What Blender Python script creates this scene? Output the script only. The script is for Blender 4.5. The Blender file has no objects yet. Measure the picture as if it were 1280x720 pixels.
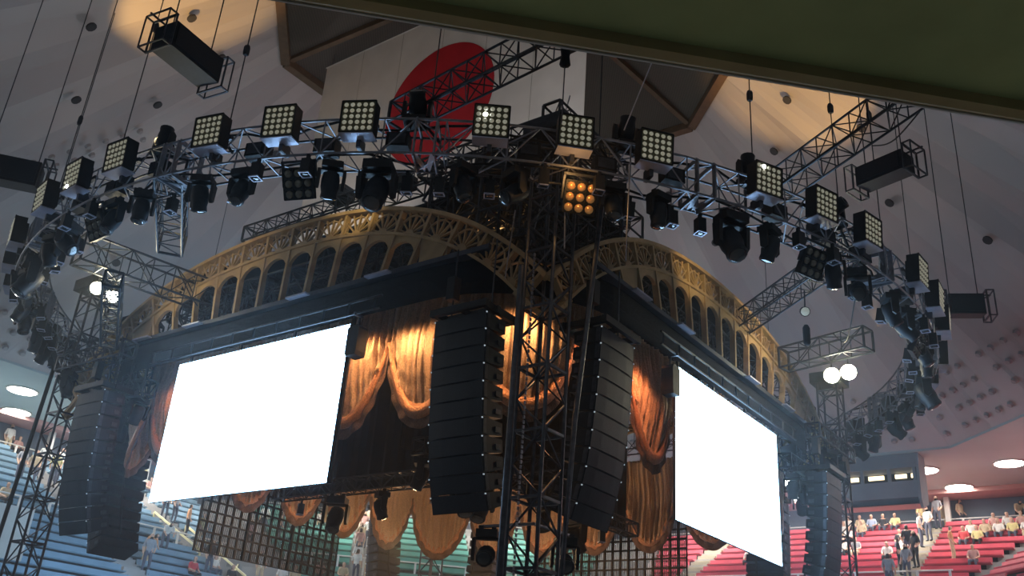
import bpy, bmesh, math, random
from mathutils import Vector, Matrix
random.seed(7)
R = math.radians
sc = bpy.context.scene
col = sc.collection
ZC = 6.0                                   # eye height above the arena floor; all heights below are given above the eye

# ------------------------------------------------------------------ camera
cam_d = bpy.data.cameras.new('camera'); cam = bpy.data.objects.new('camera', cam_d); col.objects.link(cam)
cam_d.sensor_fit = 'HORIZONTAL'; cam_d.sensor_width = 36.0; cam_d.lens = 36.0 * 1188.24 / 1280.0
cam_d.clip_end = 500
pit, rol = R(24.687), R(4.382)
fw = Vector((0, math.cos(pit), math.sin(pit))); r0 = Vector((1, 0, 0)); u0 = r0.cross(fw)
rt = math.cos(rol) * r0 + math.sin(rol) * u0; up = math.cos(rol) * u0 - math.sin(rol) * r0
m = Matrix((rt, up, -fw)).transposed().to_4x4(); m.translation = (0, 0, ZC); cam.matrix_world = m
sc.camera = cam

# ------------------------------------------------------------------ world, exposure
w = bpy.data.worlds.new('world'); sc.world = w; w.use_nodes = True
w.node_tree.nodes['Background'].inputs[0].default_value = (0.05, 0.055, 0.065, 1)
w.node_tree.nodes['Background'].inputs[1].default_value = 0.3
sc.view_settings.view_transform = 'Standard'; sc.view_settings.look = 'None'
sc.view_settings.exposure = 0.0; sc.view_settings.gamma = 1.0; sc.view_settings.use_curve_mapping = False
sc.cycles.use_denoising = True
sc.cycles.max_bounces = 6; sc.cycles.transparent_max_bounces = 12
sc.cycles.sample_clamp_indirect = 4.0

# ------------------------------------------------------------------ plan of the place
TH = R(52.584); S = 16.7
va = Vector((-math.sin(TH), math.cos(TH), 0)); vb = Vector((math.cos(TH), math.sin(TH), 0))
NC = Vector((0.683, 16.626, 0))                       # near corner of the square stage
CE = NC + (va + vb) * (S / 2)                         # centre of the hall and of the stage
BROT = 7.6                                            # hall turned against the view
def un(deg): return Vector((math.cos(R(deg)), math.sin(R(deg)), 0))
def hall(side, A, t, z): return CE + un(side) * A + un(side - 90) * t + Vector((0, 0, z))
SN, SNE, SNW, SE, SW = 97.6, 52.6, 142.6, 7.6, 187.6

def lamp(kind, name, loc, energy, color, size=0.3, target=None, spot=None, blend=0.6):
    d = bpy.data.lights.new(name, kind); d.energy = energy; d.color = color
    if kind == 'AREA': d.shape = 'DISK'; d.size = size
    else: d.shadow_soft_size = size
    if kind == 'SPOT': d.spot_size = R(spot or 60); d.spot_blend = blend
    o = bpy.data.objects.new(name, d); col.objects.link(o); o.location = Vector(loc) + Vector((0, 0, ZC))
    if target is not None:
        o.rotation_euler = (Vector(target) - Vector(loc)).to_track_quat('-Z', 'Y').to_euler()
    return o
# house lights: the soft light of the soffit downlights over the stands (several lamps stand for each ring of downlights)
for sd in (SN, SNE, SNW, SE, SW, -82.4, -37.4, 232.6):
    for A, t in ((25.2, -5), (25.2, 5)):
        lamp('AREA', 'house_light', hall(sd, A, t, 12.25), 430 if sd in (SN, SNE, SNW, SE, SW) else 70, (1.0, 0.93, 0.86), 1.6, hall(sd, A - 1, t, 0))
# added unseen fill lamps above the rig, brightening the ceiling and the flag
for x, y, e_ in ((1.2, 2.2, 210), (12.5, 3.5, 130), (3.5, 12.5, 130), (12.5, 12.5, 130)):
    lamp('SPOT', 'rig_top_fill', NC + vb * x + va * y + Vector((0, 0, 13.2)), e_ * 2.2, (0.95, 0.88, 0.90), 0.5, NC + vb * x + va * y + Vector((0, 0, 20)) + (Vector((-2, 4, 0)) if x < 2 else Vector((0, 0, 0))), 150, 0.3)

# ------------------------------------------------------------------ materials
MATS = {}
def nt(name):
    mt = bpy.data.materials.new(name); mt.use_nodes = True; return mt, mt.node_tree, mt.node_tree.nodes['Principled BSDF']
def mat(name, c, rough=0.6, metal=0.0, var=0.12, scale=3.0, bump=0.0, spec=0.4, sheen=0.0):
    mt, t, b = nt(name)
    tc = t.nodes.new('ShaderNodeTexCoord'); nz = t.nodes.new('ShaderNodeTexNoise'); nz.inputs['Scale'].default_value = scale; nz.inputs['Detail'].default_value = 5
    t.links.new(tc.outputs['Object'], nz.inputs['Vector'])
    cr = t.nodes.new('ShaderNodeValToRGB'); cr.color_ramp.elements[0].position = 0.3; cr.color_ramp.elements[1].position = 0.7
    cr.color_ramp.elements[0].color = (*[x * (1 - var) for x in c], 1); cr.color_ramp.elements[1].color = (*[min(1, x * (1 + var)) for x in c], 1)
    t.links.new(nz.outputs['Fac'], cr.inputs['Fac']); t.links.new(cr.outputs['Color'], b.inputs['Base Color'])
    b.inputs['Roughness'].default_value = rough; b.inputs['Metallic'].default_value = metal; b.inputs['Specular IOR Level'].default_value = spec
    if sheen: b.inputs['Sheen Weight'].default_value = sheen
    if bump:
        bp = t.nodes.new('ShaderNodeBump'); bp.inputs['Strength'].default_value = bump; bp.inputs['Distance'].default_value = 0.02
        t.links.new(nz.outputs['Fac'], bp.inputs['Height']); t.links.new(bp.outputs['Normal'], b.inputs['Normal'])
    MATS[name] = mt; return mt
def emit(name, c, strength):
    mt, t, b = nt(name); b.inputs['Base Color'].default_value = (*c, 1); b.inputs['Emission Color'].default_value = (*c, 1); b.inputs['Emission Strength'].default_value = strength
    MATS[name] = mt; return mt
mat('truss_black', (0.035, 0.04, 0.05), 0.45, 0.5, 0.3, 8)
mat('truss_steel', (0.07, 0.075, 0.09), 0.38, 0.7, 0.3, 8)
mat('alu', (0.26, 0.27, 0.31), 0.45, 0.7, 0.15, 10)
mat('black_paint', (0.012, 0.013, 0.016), 0.5, 0.1, 0.3, 6)
mat('cabinet', (0.010, 0.014, 0.022), 0.55, 0.0, 0.25, 12, 0.1)
mat('grille', (0.016, 0.021, 0.030), 0.5, 0.2, 0.35, 60, 0.3)
mat('gold', (0.40, 0.29, 0.16), 0.55, 0.15, 0.2, 2.5, 0.15)
mat('navy_beam', (0.045, 0.055, 0.085), 0.5, 0.2, 0.3, 2)
mat('black_cloth', (0.006, 0.008, 0.012), 0.9, 0, 0.4, 2, 0.3)
mat('tray', (0.45, 0.46, 0.58), 0.4, 0.4, 0.1, 5)
mat('panel_face', (0.13, 0.125, 0.07), 0.5, 0.2, 0.2, 8)
mat('flag_white', (0.62, 0.60, 0.55), 0.8, 0, 0.06, 1.2)
mat('flag_red', (0.40, 0.006, 0.014), 0.8, 0, 0.12, 1.5)
mat('slab_green', (0.42, 0.47, 0.20), 0.85, 0, 0.12, 2, 0.1)
mat('slab_brown', (0.44, 0.34, 0.16), 0.8, 0, 0.12, 2)
mat('trim_white', (0.6, 0.6, 0.55), 0.5, 0, 0.05, 2)
mat('plaster', (0.50, 0.47, 0.46), 0.9, 0, 0.08, 0.25, 0.05)
mat('plaster_b', (0.44, 0.41, 0.405), 0.9, 0, 0.08, 0.25, 0.05)
mat('soffit', (0.42, 0.50, 0.50), 0.9, 0, 0.06, 0.4)
mat('pink_band', (0.55, 0.32, 0.30), 0.9, 0, 0.06, 0.6)
mat('bump', (0.34, 0.32, 0.32), 0.6, 0, 0.05, 4)
mat('hole', (0.05, 0.05, 0.055), 0.8)
mat('wall', (0.16, 0.19, 0.23), 0.85, 0, 0.15, 0.5)
mat('booth_grey', (0.24, 0.25, 0.27), 0.8, 0, 0.1, 1)
mat('concrete', (0.38, 0.37, 0.36), 0.85, 0, 0.12, 1.0, 0.1)
mat('stair', (0.48, 0.44, 0.34), 0.8, 0, 0.1, 2)
mat('rail_white', (0.75, 0.74, 0.70), 0.4, 0.2, 0.05, 3)
mat('rail_yellow', (0.75, 0.70, 0.42), 0.5, 0, 0.08, 3)
mat('seat_red', (0.64, 0.10, 0.14), 0.5, 0, 0.12, 1.5)
mat('seat_blue', (0.21, 0.34, 0.45), 0.5, 0, 0.12, 1.5)
mat('seat_green', (0.14, 0.38, 0.33), 0.5, 0, 0.12, 1.5)
mat('lens_dark', (0.03, 0.035, 0.04), 0.08, 0.2, 0.1, 5, spec=0.9)
mat('bulb_grey', (0.20, 0.20, 0.17), 0.15, 0.4, 0.15, 10, spec=0.8)
mat('rubber', (0.015, 0.015, 0.016), 0.7)
mat('skin', (0.62, 0.40, 0.29), 0.6, 0, 0.06, 8)
mat('hair', (0.03, 0.022, 0.018), 0.6, 0, 0.2, 20)
for k, c in dict(w=(0.80, 0.79, 0.74), g=(0.33, 0.34, 0.37), k=(0.03, 0.03, 0.035), y=(0.72, 0.64, 0.30), t=(0.62, 0.50, 0.33), p=(0.62, 0.36, 0.32), o=(0.70, 0.36, 0.18), r=(0.60, 0.08, 0.09), b=(0.38, 0.46, 0.62), d=(0.10, 0.11, 0.15)).items():
    mat('cloth_' + k, c, 0.85, 0, 0.12, 9)
# lens of the LED lamp panels: clear glass bead over a bright reflector
mt = mat('lens', (0.88, 0.90, 0.78), 0.22, 0.15, 0.1, 30, spec=0.9); lb_ = mt.node_tree.nodes['Principled BSDF']; lb_.inputs['Emission Color'].default_value = (1.0, 0.93, 0.66, 1); lb_.inputs['Emission Strength'].default_value = 0.13   # faint warm emission added to brighten the beads
emit('lens_lit', (1.0, 1.0, 0.95), 14)
emit('lamp_glow', (1.0, 0.92, 0.70), 60)
emit('downlight', (1.0, 0.95, 0.86), 22)
emit('glint_glow', (0.75, 0.88, 1.0), 0.35)
emit('booth_light', (1.0, 0.80, 0.50), 2.2)
emit('led', (0.40, 0.68, 1.0), 22)
# amber light filter glass for the lamps that glow amber
emit('amber_lens', (0.85, 0.42, 0.14), 0.10); MATS['amber_lens'].node_tree.nodes['Principled BSDF'].inputs['Roughness'].default_value = 0.12; MATS['amber_lens'].node_tree.nodes['Principled BSDF'].inputs['Metallic'].default_value = 0.4
def cloth_curtain(name, c, rough):
    mt, t, b = nt(name)
    tc = t.nodes.new('ShaderNodeTexCoord')
    nz = t.nodes.new('ShaderNodeTexNoise'); nz.inputs['Scale'].default_value = 34; nz.inputs['Detail'].default_value = 8
    mp = t.nodes.new('ShaderNodeMapping'); mp.inputs['Scale'].default_value = (1, 1, 0.7)
    t.links.new(tc.outputs['Object'], mp.inputs['Vector']); t.links.new(mp.outputs['Vector'], nz.inputs['Vector'])
    cr = t.nodes.new('ShaderNodeValToRGB'); cr.color_ramp.elements[0].position = 0.32; cr.color_ramp.elements[1].position = 0.68
    cr.color_ramp.elements[0].color = (*[x * 0.75 for x in c], 1); cr.color_ramp.elements[1].color = (*[min(1, x * 1.2) for x in c], 1)
    t.links.new(nz.outputs['Fac'], cr.inputs['Fac']); t.links.new(cr.outputs['Color'], b.inputs['Base Color'])
    b.inputs['Roughness'].default_value = rough; b.inputs['Metallic'].default_value = 0.35; b.inputs['Sheen Weight'].default_value = 0.2
    bp = t.nodes.new('ShaderNodeBump'); bp.inputs['Strength'].default_value = 0.9; bp.inputs['Distance'].default_value = 0.03
    t.links.new(nz.outputs['Fac'], bp.inputs['Height']); t.links.new(bp.outputs['Normal'], b.inputs['Normal'])
    MATS[name] = mt
cloth_curtain('copper_satin', (0.60, 0.42, 0.28), 0.42)
cloth_curtain('copper_hem', (0.62, 0.30, 0.16), 0.38)
cloth_curtain('lining', (0.20, 0.12, 0.09), 0.6)
# half see-through black gauze
mt, t, b = nt('gauze'); b.inputs['Base Color'].default_value = (0.007, 0.010, 0.018, 1); b.inputs['Roughness'].default_value = 0.9
tr = t.nodes.new('ShaderNodeBsdfTransparent'); mx = t.nodes.new('ShaderNodeMixShader'); nz = t.nodes.new('ShaderNodeTexNoise'); nz.inputs['Scale'].default_value = 0.7
mr = t.nodes.new('ShaderNodeMapRange'); mr.inputs['To Min'].default_value = 0.72; mr.inputs['To Max'].default_value = 0.92
t.links.new(nz.outputs['Fac'], mr.inputs['Value']); t.links.new(mr.outputs['Result'], mx.inputs['Fac'])
t.links.new(tr.outputs[0], mx.inputs[1]); t.links.new(b.outputs[0], mx.inputs[2]); t.links.new(mx.outputs[0], t.nodes['Material Output'].inputs['Surface']); MATS['gauze'] = mt
# boarded wood ceiling
mt, t, b = nt('wood'); tc = t.nodes.new('ShaderNodeTexCoord'); wv = t.nodes.new('ShaderNodeTexWave'); wv.wave_type = 'BANDS'; wv.inputs['Scale'].default_value = 3.5; wv.inputs['Distortion'].default_value = 2.0; wv.inputs['Detail'].default_value = 3
t.links.new(tc.outputs['Object'], wv.inputs['Vector']); cr = t.nodes.new('ShaderNodeValToRGB')
cr.color_ramp.elements[0].color = (0.062, 0.054, 0.044, 1); cr.color_ramp.elements[1].color = (0.085, 0.073, 0.058, 1)
t.links.new(wv.outputs['Fac'], cr.inputs['Fac']); t.links.new(cr.outputs['Color'], b.inputs['Base Color']); b.inputs['Roughness'].default_value = 0.7; MATS['wood'] = mt
mat('wood_rib', (0.13, 0.085, 0.05), 0.6, 0, 0.15, 4)

# ------------------------------------------------------------------ mesh helpers
class MB:
    def __init__(s): s.v = []; s.f = []; s.m = []
    def add(s, vs, fs, mi=0):
        o = len(s.v); s.v += [tuple(x) for x in vs]; s.f += [tuple(i + o for i in f) for f in fs]; s.m += [mi] * len(fs); return s
    def box(s, x0, x1, y0, y1, z0, z1, mi=0):
        return s.add([(x0, y0, z0), (x1, y0, z0), (x1, y1, z0), (x0, y1, z0), (x0, y0, z1), (x1, y0, z1), (x1, y1, z1), (x0, y1, z1)],
                     [(0, 3, 2, 1), (4, 5, 6, 7), (0, 1, 5, 4), (1, 2, 6, 5), (2, 3, 7, 6), (3, 0, 4, 7)], mi)
    def prism(s, poly, axis, lo, hi, mi=0):            # poly: 2D points; axis 'x','y','z' extruded
        def P(p, h): return {'x': (h, p[0], p[1]), 'y': (p[0], h, p[1]), 'z': (p[0], p[1], h)}[axis]
        n = len(poly); vs = [P(p, lo) for p in poly] + [P(p, hi) for p in poly]
        return s.add(vs, [tuple(range(n))[::-1], tuple(range(n, 2 * n))] + [(i, (i + 1) % n, n + (i + 1) % n, n + i) for i in range(n)], mi)
    def tube(s, p, q, r, n=5, mi=0, r2=None, caps=True):
        p = Vector(p); q = Vector(q); d = (q - p)
        if d.length < 1e-6: return s
        d.normalize(); x = d.orthogonal().normalized(); y = d.cross(x); r2 = r if r2 is None else r2
        vs = []
        for c, rr in ((p, r), (q, r2)):
            for i in range(n):
                a = 2 * math.pi * i / n; vs.append(c + x * (rr * math.cos(a)) + y * (rr * math.sin(a)))
        fs = [(i, (i + 1) % n, n + (i + 1) % n, n + i) for i in range(n)]
        if caps: fs += [tuple(range(n))[::-1], tuple(range(n, 2 * n))]
        return s.add(vs, fs, mi)
    def beam(s, p, q, w, h, upv=(0, 0, 1), mi=0):      # rectangular bar, h along upv
        p = Vector(p); q = Vector(q); d = (q - p).normalized(); x = d.cross(Vector(upv))
        if x.length < 1e-4: x = d.orthogonal()
        x.normalize(); y = x.cross(d); vs = []
        for c in (p, q):
            for sx, sy in ((-1, -1), (1, -1), (1, 1), (-1, 1)): vs.append(c + x * (sx * w / 2) + y * (sy * h / 2))
        return s.add(vs, [(3, 2, 1, 0), (4, 5, 6, 7), (0, 1, 5, 4), (1, 2, 6, 5), (2, 3, 7, 6), (3, 0, 4, 7)], mi)
    def path(s, pts, r, n=5, closed=False, mi=0, ry=None):  # round tube along points
        pts = [Vector(p) for p in pts]; N = len(pts); o = []; ry = ry or r
        for i, p in enumerate(pts):
            a = pts[(i - 1) % N] if closed or i > 0 else p; b = pts[(i + 1) % N] if closed or i < N - 1 else p
            d = (b - a).normalized(); x = d.cross(Vector((0, 0, 1)))
            if x.length < 1e-3: x = d.cross(Vector((0, 1, 0)))
            x.normalize(); y = x.cross(d)
            for k in range(n):
                g = 2 * math.pi * k / n; o.append(p + x * (r * math.cos(g)) + y * (ry * math.sin(g)))
        fs = []
        for i in range(N if closed else N - 1):
            j = (i + 1) % N
            for k in range(n): fs.append((i * n + k, i * n + (k + 1) % n, j * n + (k + 1) % n, j * n + k))
        if not closed: fs += [tuple(range(n))[::-1], tuple(range((N - 1) * n, N * n))]
        return s.add(o, fs, mi)
    def lathe(s, prof, n=12, axis='z', mi=0, c=(0, 0, 0)):  # prof: (radius, height)
        vs = []
        for r_, h in prof:
            for k in range(n):
                g = 2 * math.pi * k / n; x, y = r_ * math.cos(g), r_ * math.sin(g)
                p = {'z': (x, y, h), 'x': (h, x, y), 'y': (y, h, x)}[axis]
                vs.append((p[0] + c[0], p[1] + c[1], p[2] + c[2]))
        fs = [(i * n + k, i * n + (k + 1) % n, (i + 1) * n + (k + 1) % n, (i + 1) * n + k) for i in range(len(prof) - 1) for k in range(n)]
        fs += [tuple(range(n))[::-1], tuple(range((len(prof) - 1) * n, len(prof) * n))]
        return s.add(vs, fs, mi)
    def mesh(s, name, mats, smooth=False, uvless=True):
        me = bpy.data.meshes.new(name); me.from_pydata(s.v, [], s.f)
        for mm in (mats if isinstance(mats, (list, tuple)) else [mats]): me.materials.append(MATS[mm])
        me.polygons.foreach_set('material_index', s.m)
        if smooth: me.polygons.foreach_set('use_smooth', [True] * len(s.f))
        me.update(); return me
    def build(s, name, mats, parent=None, smooth=False, loc=None, rot=None):
        return link(name, s.mesh(name, mats, smooth), parent, loc, rot)
def link(name, me, parent=None, loc=None, rot=None):
    o = bpy.data.objects.new(name, me); col.objects.link(o)
    if loc is not None: o.location = Vector(loc) + (Vector((0, 0, ZC)) if parent is None else Vector())
    elif parent is None: o.location = (0, 0, ZC)
    if rot is not None: o.rotation_euler = rot
    if parent is not None: o.parent = parent
    return o
def tag(o, label=None, cat=None, group=None, kind=None):
    if label: o['label'] = label
    if cat: o['category'] = cat
    if group: o['group'] = group
    if kind: o['kind'] = kind
    return o
def thing(name, loc, rot, label, cat, group=None, kind=None):
    o = bpy.data.objects.new(name, None); col.objects.link(o); o.empty_display_size = 0.2
    o.location = Vector(loc) + Vector((0, 0, ZC))
    if rot is not None: o.rotation_euler = rot
    return tag(o, label, cat, group, kind)
ORD = ['first', 'second', 'third', 'fourth', 'fifth', 'sixth', 'seventh', 'eighth', 'ninth', 'tenth', 'eleventh', 'twelfth', 'thirteenth', 'fourteenth', 'fifteenth', 'sixteenth', 'seventeenth', 'eighteenth', 'nineteenth', 'twentieth']
def ordn(i):
    if i < 20: return ORD[i]
    tens = ['twenty', 'thirty', 'forty', 'fifty', 'sixty'][(i + 1) // 10 - 2]; u = (i + 1) % 10
    return {'twenty': 'twentieth', 'thirty': 'thirtieth', 'forty': 'fortieth', 'fifty': 'fiftieth', 'sixty': 'sixtieth'}[tens] if u == 0 else tens + '-' + ORD[u - 1]
ROTB = R(BROT)

# ------------------------------------------------------------------ the hall: walls, soffit, ceiling, stands, slab overhead
OCT = [SE, SNE, SN, SNW, SW, 232.6, 277.6, 322.6]
T8 = math.tan(math.pi / 8)
fl = MB().prism([tuple((un(a + 22.5) * (31.2 / math.cos(math.pi / 8)))[:2]) for a in OCT], 'z', -0.3, 0)
tag(fl.build('floor', 'concrete', loc=(CE.x, CE.y, -ZC)), 'grey concrete arena floor far below the stage rig', 'floor', kind='structure')
def oct_wall(name, sd, A, z0, z1, mt_, label, thick=0.3):
    h = A * T8
    mb = MB().box(-h, h, 0, thick, z0, z1)
    o = mb.build(name, mt_, loc=CE + un(sd) * A, rot=(0, 0, R(sd - 90)))
    return tag(o, label, 'wall', kind='structure')
for sd, nm in zip(OCT, ['east', 'north_east', 'north', 'north_west', 'west', 'south_west', 'south', 'south_east']):
    oct_wall('wall_' + nm, sd, 31.0, -ZC, 12.6, 'wall', 'grey blue rear wall of the hall, %s side' % nm.replace('_', ' '))
# soffit over the back rows
sof = thing('ceiling', CE + Vector((0, 0, 12.4)), None, 'pale flat soffit ringing the hall above the back rows', 'ceiling', kind='structure')
A0, A1 = 22.0, 31.1
for k, sd in enumerate(OCT):
    p = [un(sd - 22.5) * (A / math.cos(math.pi / 8)) for A in (A0, A1)] + [un(sd + 22.5) * (A / math.cos(math.pi / 8)) for A in (A1, A0)]
    MB().prism([tuple(q[:2]) for q in p], 'z', 0, 0.25).build('soffit_panel', 'soffit', sof)
    p2 = [un(sd - 22.5) * (A / math.cos(math.pi / 8)) for A in (29.3, 31.0)] + [un(sd + 22.5) * (A / math.cos(math.pi / 8)) for A in (31.0, 29.3)]
    MB().prism([tuple(q[:2]) for q in p2], 'z', -0.22, 0.0).build('soffit_band', 'pink_band', sof)
# folded white ceiling rising to a wooden octagon
RIM_A, RIM_Z, NP = 8.3, 23.2, 6
cei = thing('ceiling', CE + Vector((0, 0, 12.5)), None, 'folded off-white ceiling rising from the soffit to the wooden octagon', 'ceiling', kind='structure')
for sd in OCT:
    for i in range(NP):
        f0, f1 = -1 + 2 * i / NP, -1 + 2 * (i + 1) / NP; fm = (f0 + f1) / 2
        def cp(A, f, z): return un(sd) * A + un(sd - 90) * (A * T8 * f) + Vector((0, 0, z))
        zt = RIM_Z - 12.5
        vs = [cp(A0, f0, 0), cp(A0, fm, 0), cp(A0, f1, 0), cp(15, f1, zt * 0.51), cp(15, fm, zt * 0.51 + 0.28), cp(15, f0, zt * 0.51), cp(RIM_A, f0, zt), cp(RIM_A, fm, zt), cp(RIM_A, f1, zt)]
        vs2 = [v + un(sd) * 0.2 + Vector((0, 0, 0.25)) for v in vs]
        mb = MB().add(vs, [(0, 1, 4, 5), (1, 2, 3, 4), (5, 4, 7, 6), (4, 3, 8, 7)]); mb.add(vs2, [(5, 4, 1, 0), (4, 3, 2, 1), (6, 7, 4, 5), (7, 8, 3, 4)])
        mb.build('ceiling_panel', 'plaster' if i % 2 else 'plaster_b', cei)
# rows of little round vents in the lower ceiling and darker ones higher up
bm_ = MB(); hm_ = MB()
def on_ceiling(sd, A, t): return un(sd) * A + un(sd - 90) * t + Vector((0, 0, (A0 - A) * (RIM_Z - 12.5) / (A0 - RIM_A)))
sl = math.atan2(RIM_Z - 12.5, A0 - RIM_A)
for sd in (SNE, SN, SNW, SE, SW):
    nin = (-un(sd) * math.sin(sl) - Vector((0, 0, math.cos(sl))))
    for r_i in range(4):
        A = 21.5 - r_i * 0.62
        t = -A * T8 + 0.5 + 0.35 * (r_i % 2)
        while t < A * T8 - 0.4:
            p = on_ceiling(sd, A, t) + nin * 0.1; bm_.tube(p, p + nin * 0.12, 0.15, 8, r2=0.10)
            t += 0.75 if (int(t * 1.3) % 5) else 1.4
    for A, t in ((17, -3.5), (17, 2.2), (14.5, 0.6), (13.5, -2.5), (12.5, 2.6), (11, -1.2), (10.4, 1.4)):
        p = on_ceiling(sd, A, t) + nin * 0.22; hm_.tube(p, p + nin * 0.06, 0.17, 10)
for sd in (SW, SE, SNE, SNW):
    nin = (-un(sd) * math.sin(sl) - Vector((0, 0, math.cos(sl))))
    for i in range(14):
        A = 16.2 - (i // 2) * 0.5; t = (3.0 if sd in (SW, SNW) else -3.4) + (i % 2) * 0.6 + (i // 2) * 0.12
        p = on_ceiling(sd, A, t) + nin * 0.2; bm_.tube(p, p + nin * 0.1, 0.13, 8, r2=0.09)
tag(bm_.build('ceiling_vent', 'bump', cei), kind='stuff'); tag(hm_.build('ceiling_opening', 'hole', cei), kind='stuff')
# wooden octagon, a shallow pyramid
wd = thing('ceiling', CE + Vector((0, 0, RIM_Z)), None, 'dark boarded wooden octagon at the crown of the ceiling', 'ceiling', kind='structure')
for k, sd in enumerate(OCT):
    rr = RIM_A / math.cos(math.pi / 8)
    for lo, hi in ((0.0, 0.33), (0.33, 0.66), (0.66, 1.0)):
        q = []
        for f in (lo, hi):
            q += [un(sd - 22.5) * (rr * (1 - f * 0.96)) + Vector((0, 0, 3.6 * f)), un(sd + 22.5) * (rr * (1 - f * 0.96)) + Vector((0, 0, 3.6 * f))]
        vs = [q[0], q[1], q[3], q[2]]; vs += [v + Vector((0, 0, 0.15)) for v in vs]
        MB().add(vs, [(0, 1, 2, 3), (7, 6, 5, 4), (0, 4, 5, 1), (1, 5, 6, 2), (2, 6, 7, 3), (3, 7, 4, 0)]).build('wood_panel', 'wood', wd)
    e0 = un(sd + 22.5) * rr; MB().beam(e0 + Vector((0, 0, -0.05)), Vector((0, 0, 3.5)), 0.22, 0.2).build('wood_rib', 'wood_rib', wd)
    e1 = un(sd - 22.5) * rr; MB().beam(e0 + Vector((0, 0, -0.12)), e1 + Vector((0, 0, -0.12)), 0.35, 0.3).build('rim_board', 'wood_rib', wd)
# slab of the balcony above the viewer
ub = un(BROT); vbn = un(BROT + 90)
sl_o = thing('ceiling', (0, 0, 3.0), (0, 0, ROTB), 'dark green underside of the balcony slab overhead, upper right', 'ceiling', kind='structure')
EDGE = 3.64
MB().box(-9, 14, -6, EDGE - 0.10, 0.05, 0.45).build('slab', 'slab_green', sl_o)
MB().prism([(EDGE - 0.11, -0.012), (EDGE - 0.05, -0.02), (EDGE, 0.01), (EDGE, 0.44), (EDGE - 0.11, 0.44)], 'x', -9, 14).build('slab_lip', 'slab_brown', sl_o)
MB().box(-9, 14, EDGE, EDGE + 0.012, 0.0, 0.03).build('edge_strip', 'trim_white', sl_o)

# stands
ROWS = 14
def row_az(n):
    A = 29.4 - 0.85 * n; z = 10.2 - 0.45 * n
    if n >= 9: A -= 0.9; z -= 0.25
    return A, z
def stand(name, sd, seat, label, aisles, gap0, gap1, am='concrete', ROWS=14):
    root = thing(name, hall(sd, 0, 0, 0), (0, 0, R(sd - 90)), label, 'grandstand', kind='structure')   # local y outward, x right
    for n in range(ROWS):
        A, z = row_az(n); h = A * T8
        x0, x1 = -h + gap0, h - gap1
        MB().box(x0, x1, A - 0.45, A + 0.75, z - 0.8, z).build('step', 'concrete', root)
        cuts = sorted(aisles); xs = [x0]
        for c in cuts: xs += [c - 0.55, c + 0.55]
        xs.append(x1)
        for i in range(0, len(xs) - 1, 2):
            if xs[i + 1] - xs[i] < 0.8: continue
            prof = [(A + 0.02, z + 0.42), (A + 0.40, z + 0.38), (A + 0.46, z + 0.68), (A + 0.52, z + 0.68), (A + 0.46, z + 0.33), (A + 0.05, z + 0.37)]
            o = MB().prism(prof, 'x', xs[i] + 0.05, xs[i + 1] - 0.05).build('seat_row', seat, root)
            shade = MB().box(xs[i] + 0.3, xs[i + 1] - 0.3, A + 0.30, A + 0.34, z, z + 0.32); shade.build('seat_shade', 'black_paint', o)  # black strip below the seat pans, their shade put in as colour
        for c in cuts:
            MB().box(c - 0.5, c + 0.5, A - 0.44, A - 0.02, z, z + 0.16).build('aisle_step', am, root)
            MB().box(c - 0.5, c + 0.5, A + 0.0, A + 0.4, z, z + 0.30).build('aisle_step', am, root)
    # concourse deck behind the top row with a white rail
    A, z = row_az(0)
    MB().box(-31 * T8, 31 * T8, A + 0.7, 31.0, z - 0.3, z + 0.25).build('deck', 'concrete', root)
    def rail(nm, A, z, hgt, step, mt_, x0, x1):
        r_ = MB().tube((x0, A, z + hgt), (x1, A, z + hgt), 0.035, 6).build(nm, mt_, root)
        x = x0
        while x <= x1 + 0.01:
            MB().box(x - 0.05, x + 0.05, A - 0.03, A + 0.03, z, z + hgt).build('rail_post', mt_, root); x += step
    h = A * T8
    rail('top_rail', A + 0.82, z + 0.25, 0.62, 1.85, 'rail_white', -h + gap0, h - gap1)
    A8, z8 = row_az(8); h8 = A8 * T8 - 0.4
    if sd not in (SE, SW): rail('cross_rail', A8 - 0.75, z8 - 0.35, 0.95, 1.3, 'rail_white', -h8 + gap0, h8 - gap1)
    # corner walls and side faces
    for sx, g in ((-1, gap0), (1, gap1)):
        if g > 1:
            for n in range(ROWS):
                A, z = row_az(n); h = A * T8
                MB().box(*sorted((sx * (h - g), sx * h)), A - 0.45, A + 0.75, z - 0.8, z + 0.5).build('corner_step', 'concrete', root)
    A, z = row_az(ROWS - 1)
    MB().box(-A * T8, A * T8, A - 0.8, A - 0.45, -ZC, z + 0.75).build('front_wall', 'concrete', root)
    return root
st_n = stand('grandstand', SN, 'seat_green', 'stand of green seats seen through the far side of the stage', [-2.8, 3.6], 2.4, 0.3)
st_ne = stand('grandstand', SNE, 'seat_red', 'stand of red seats at the lower right', [-4.6, 6.3], 3.2, 0.3, 'stair')
st_nw = stand('grandstand', SNW, 'seat_blue', 'stand of blue seats at the lower left', [1.2, 7.0], 0.3, 0.4, 'concrete', 19)
stand('grandstand', SE, 'seat_red', 'stand of seats on the east side, beyond the right edge', [-5, 5], 0.3, 0.3)
stand('grandstand', SW, 'seat_blue', 'stand of seats on the west side, beyond the left edge', [-5, 5], 0.3, 0.3)
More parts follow.
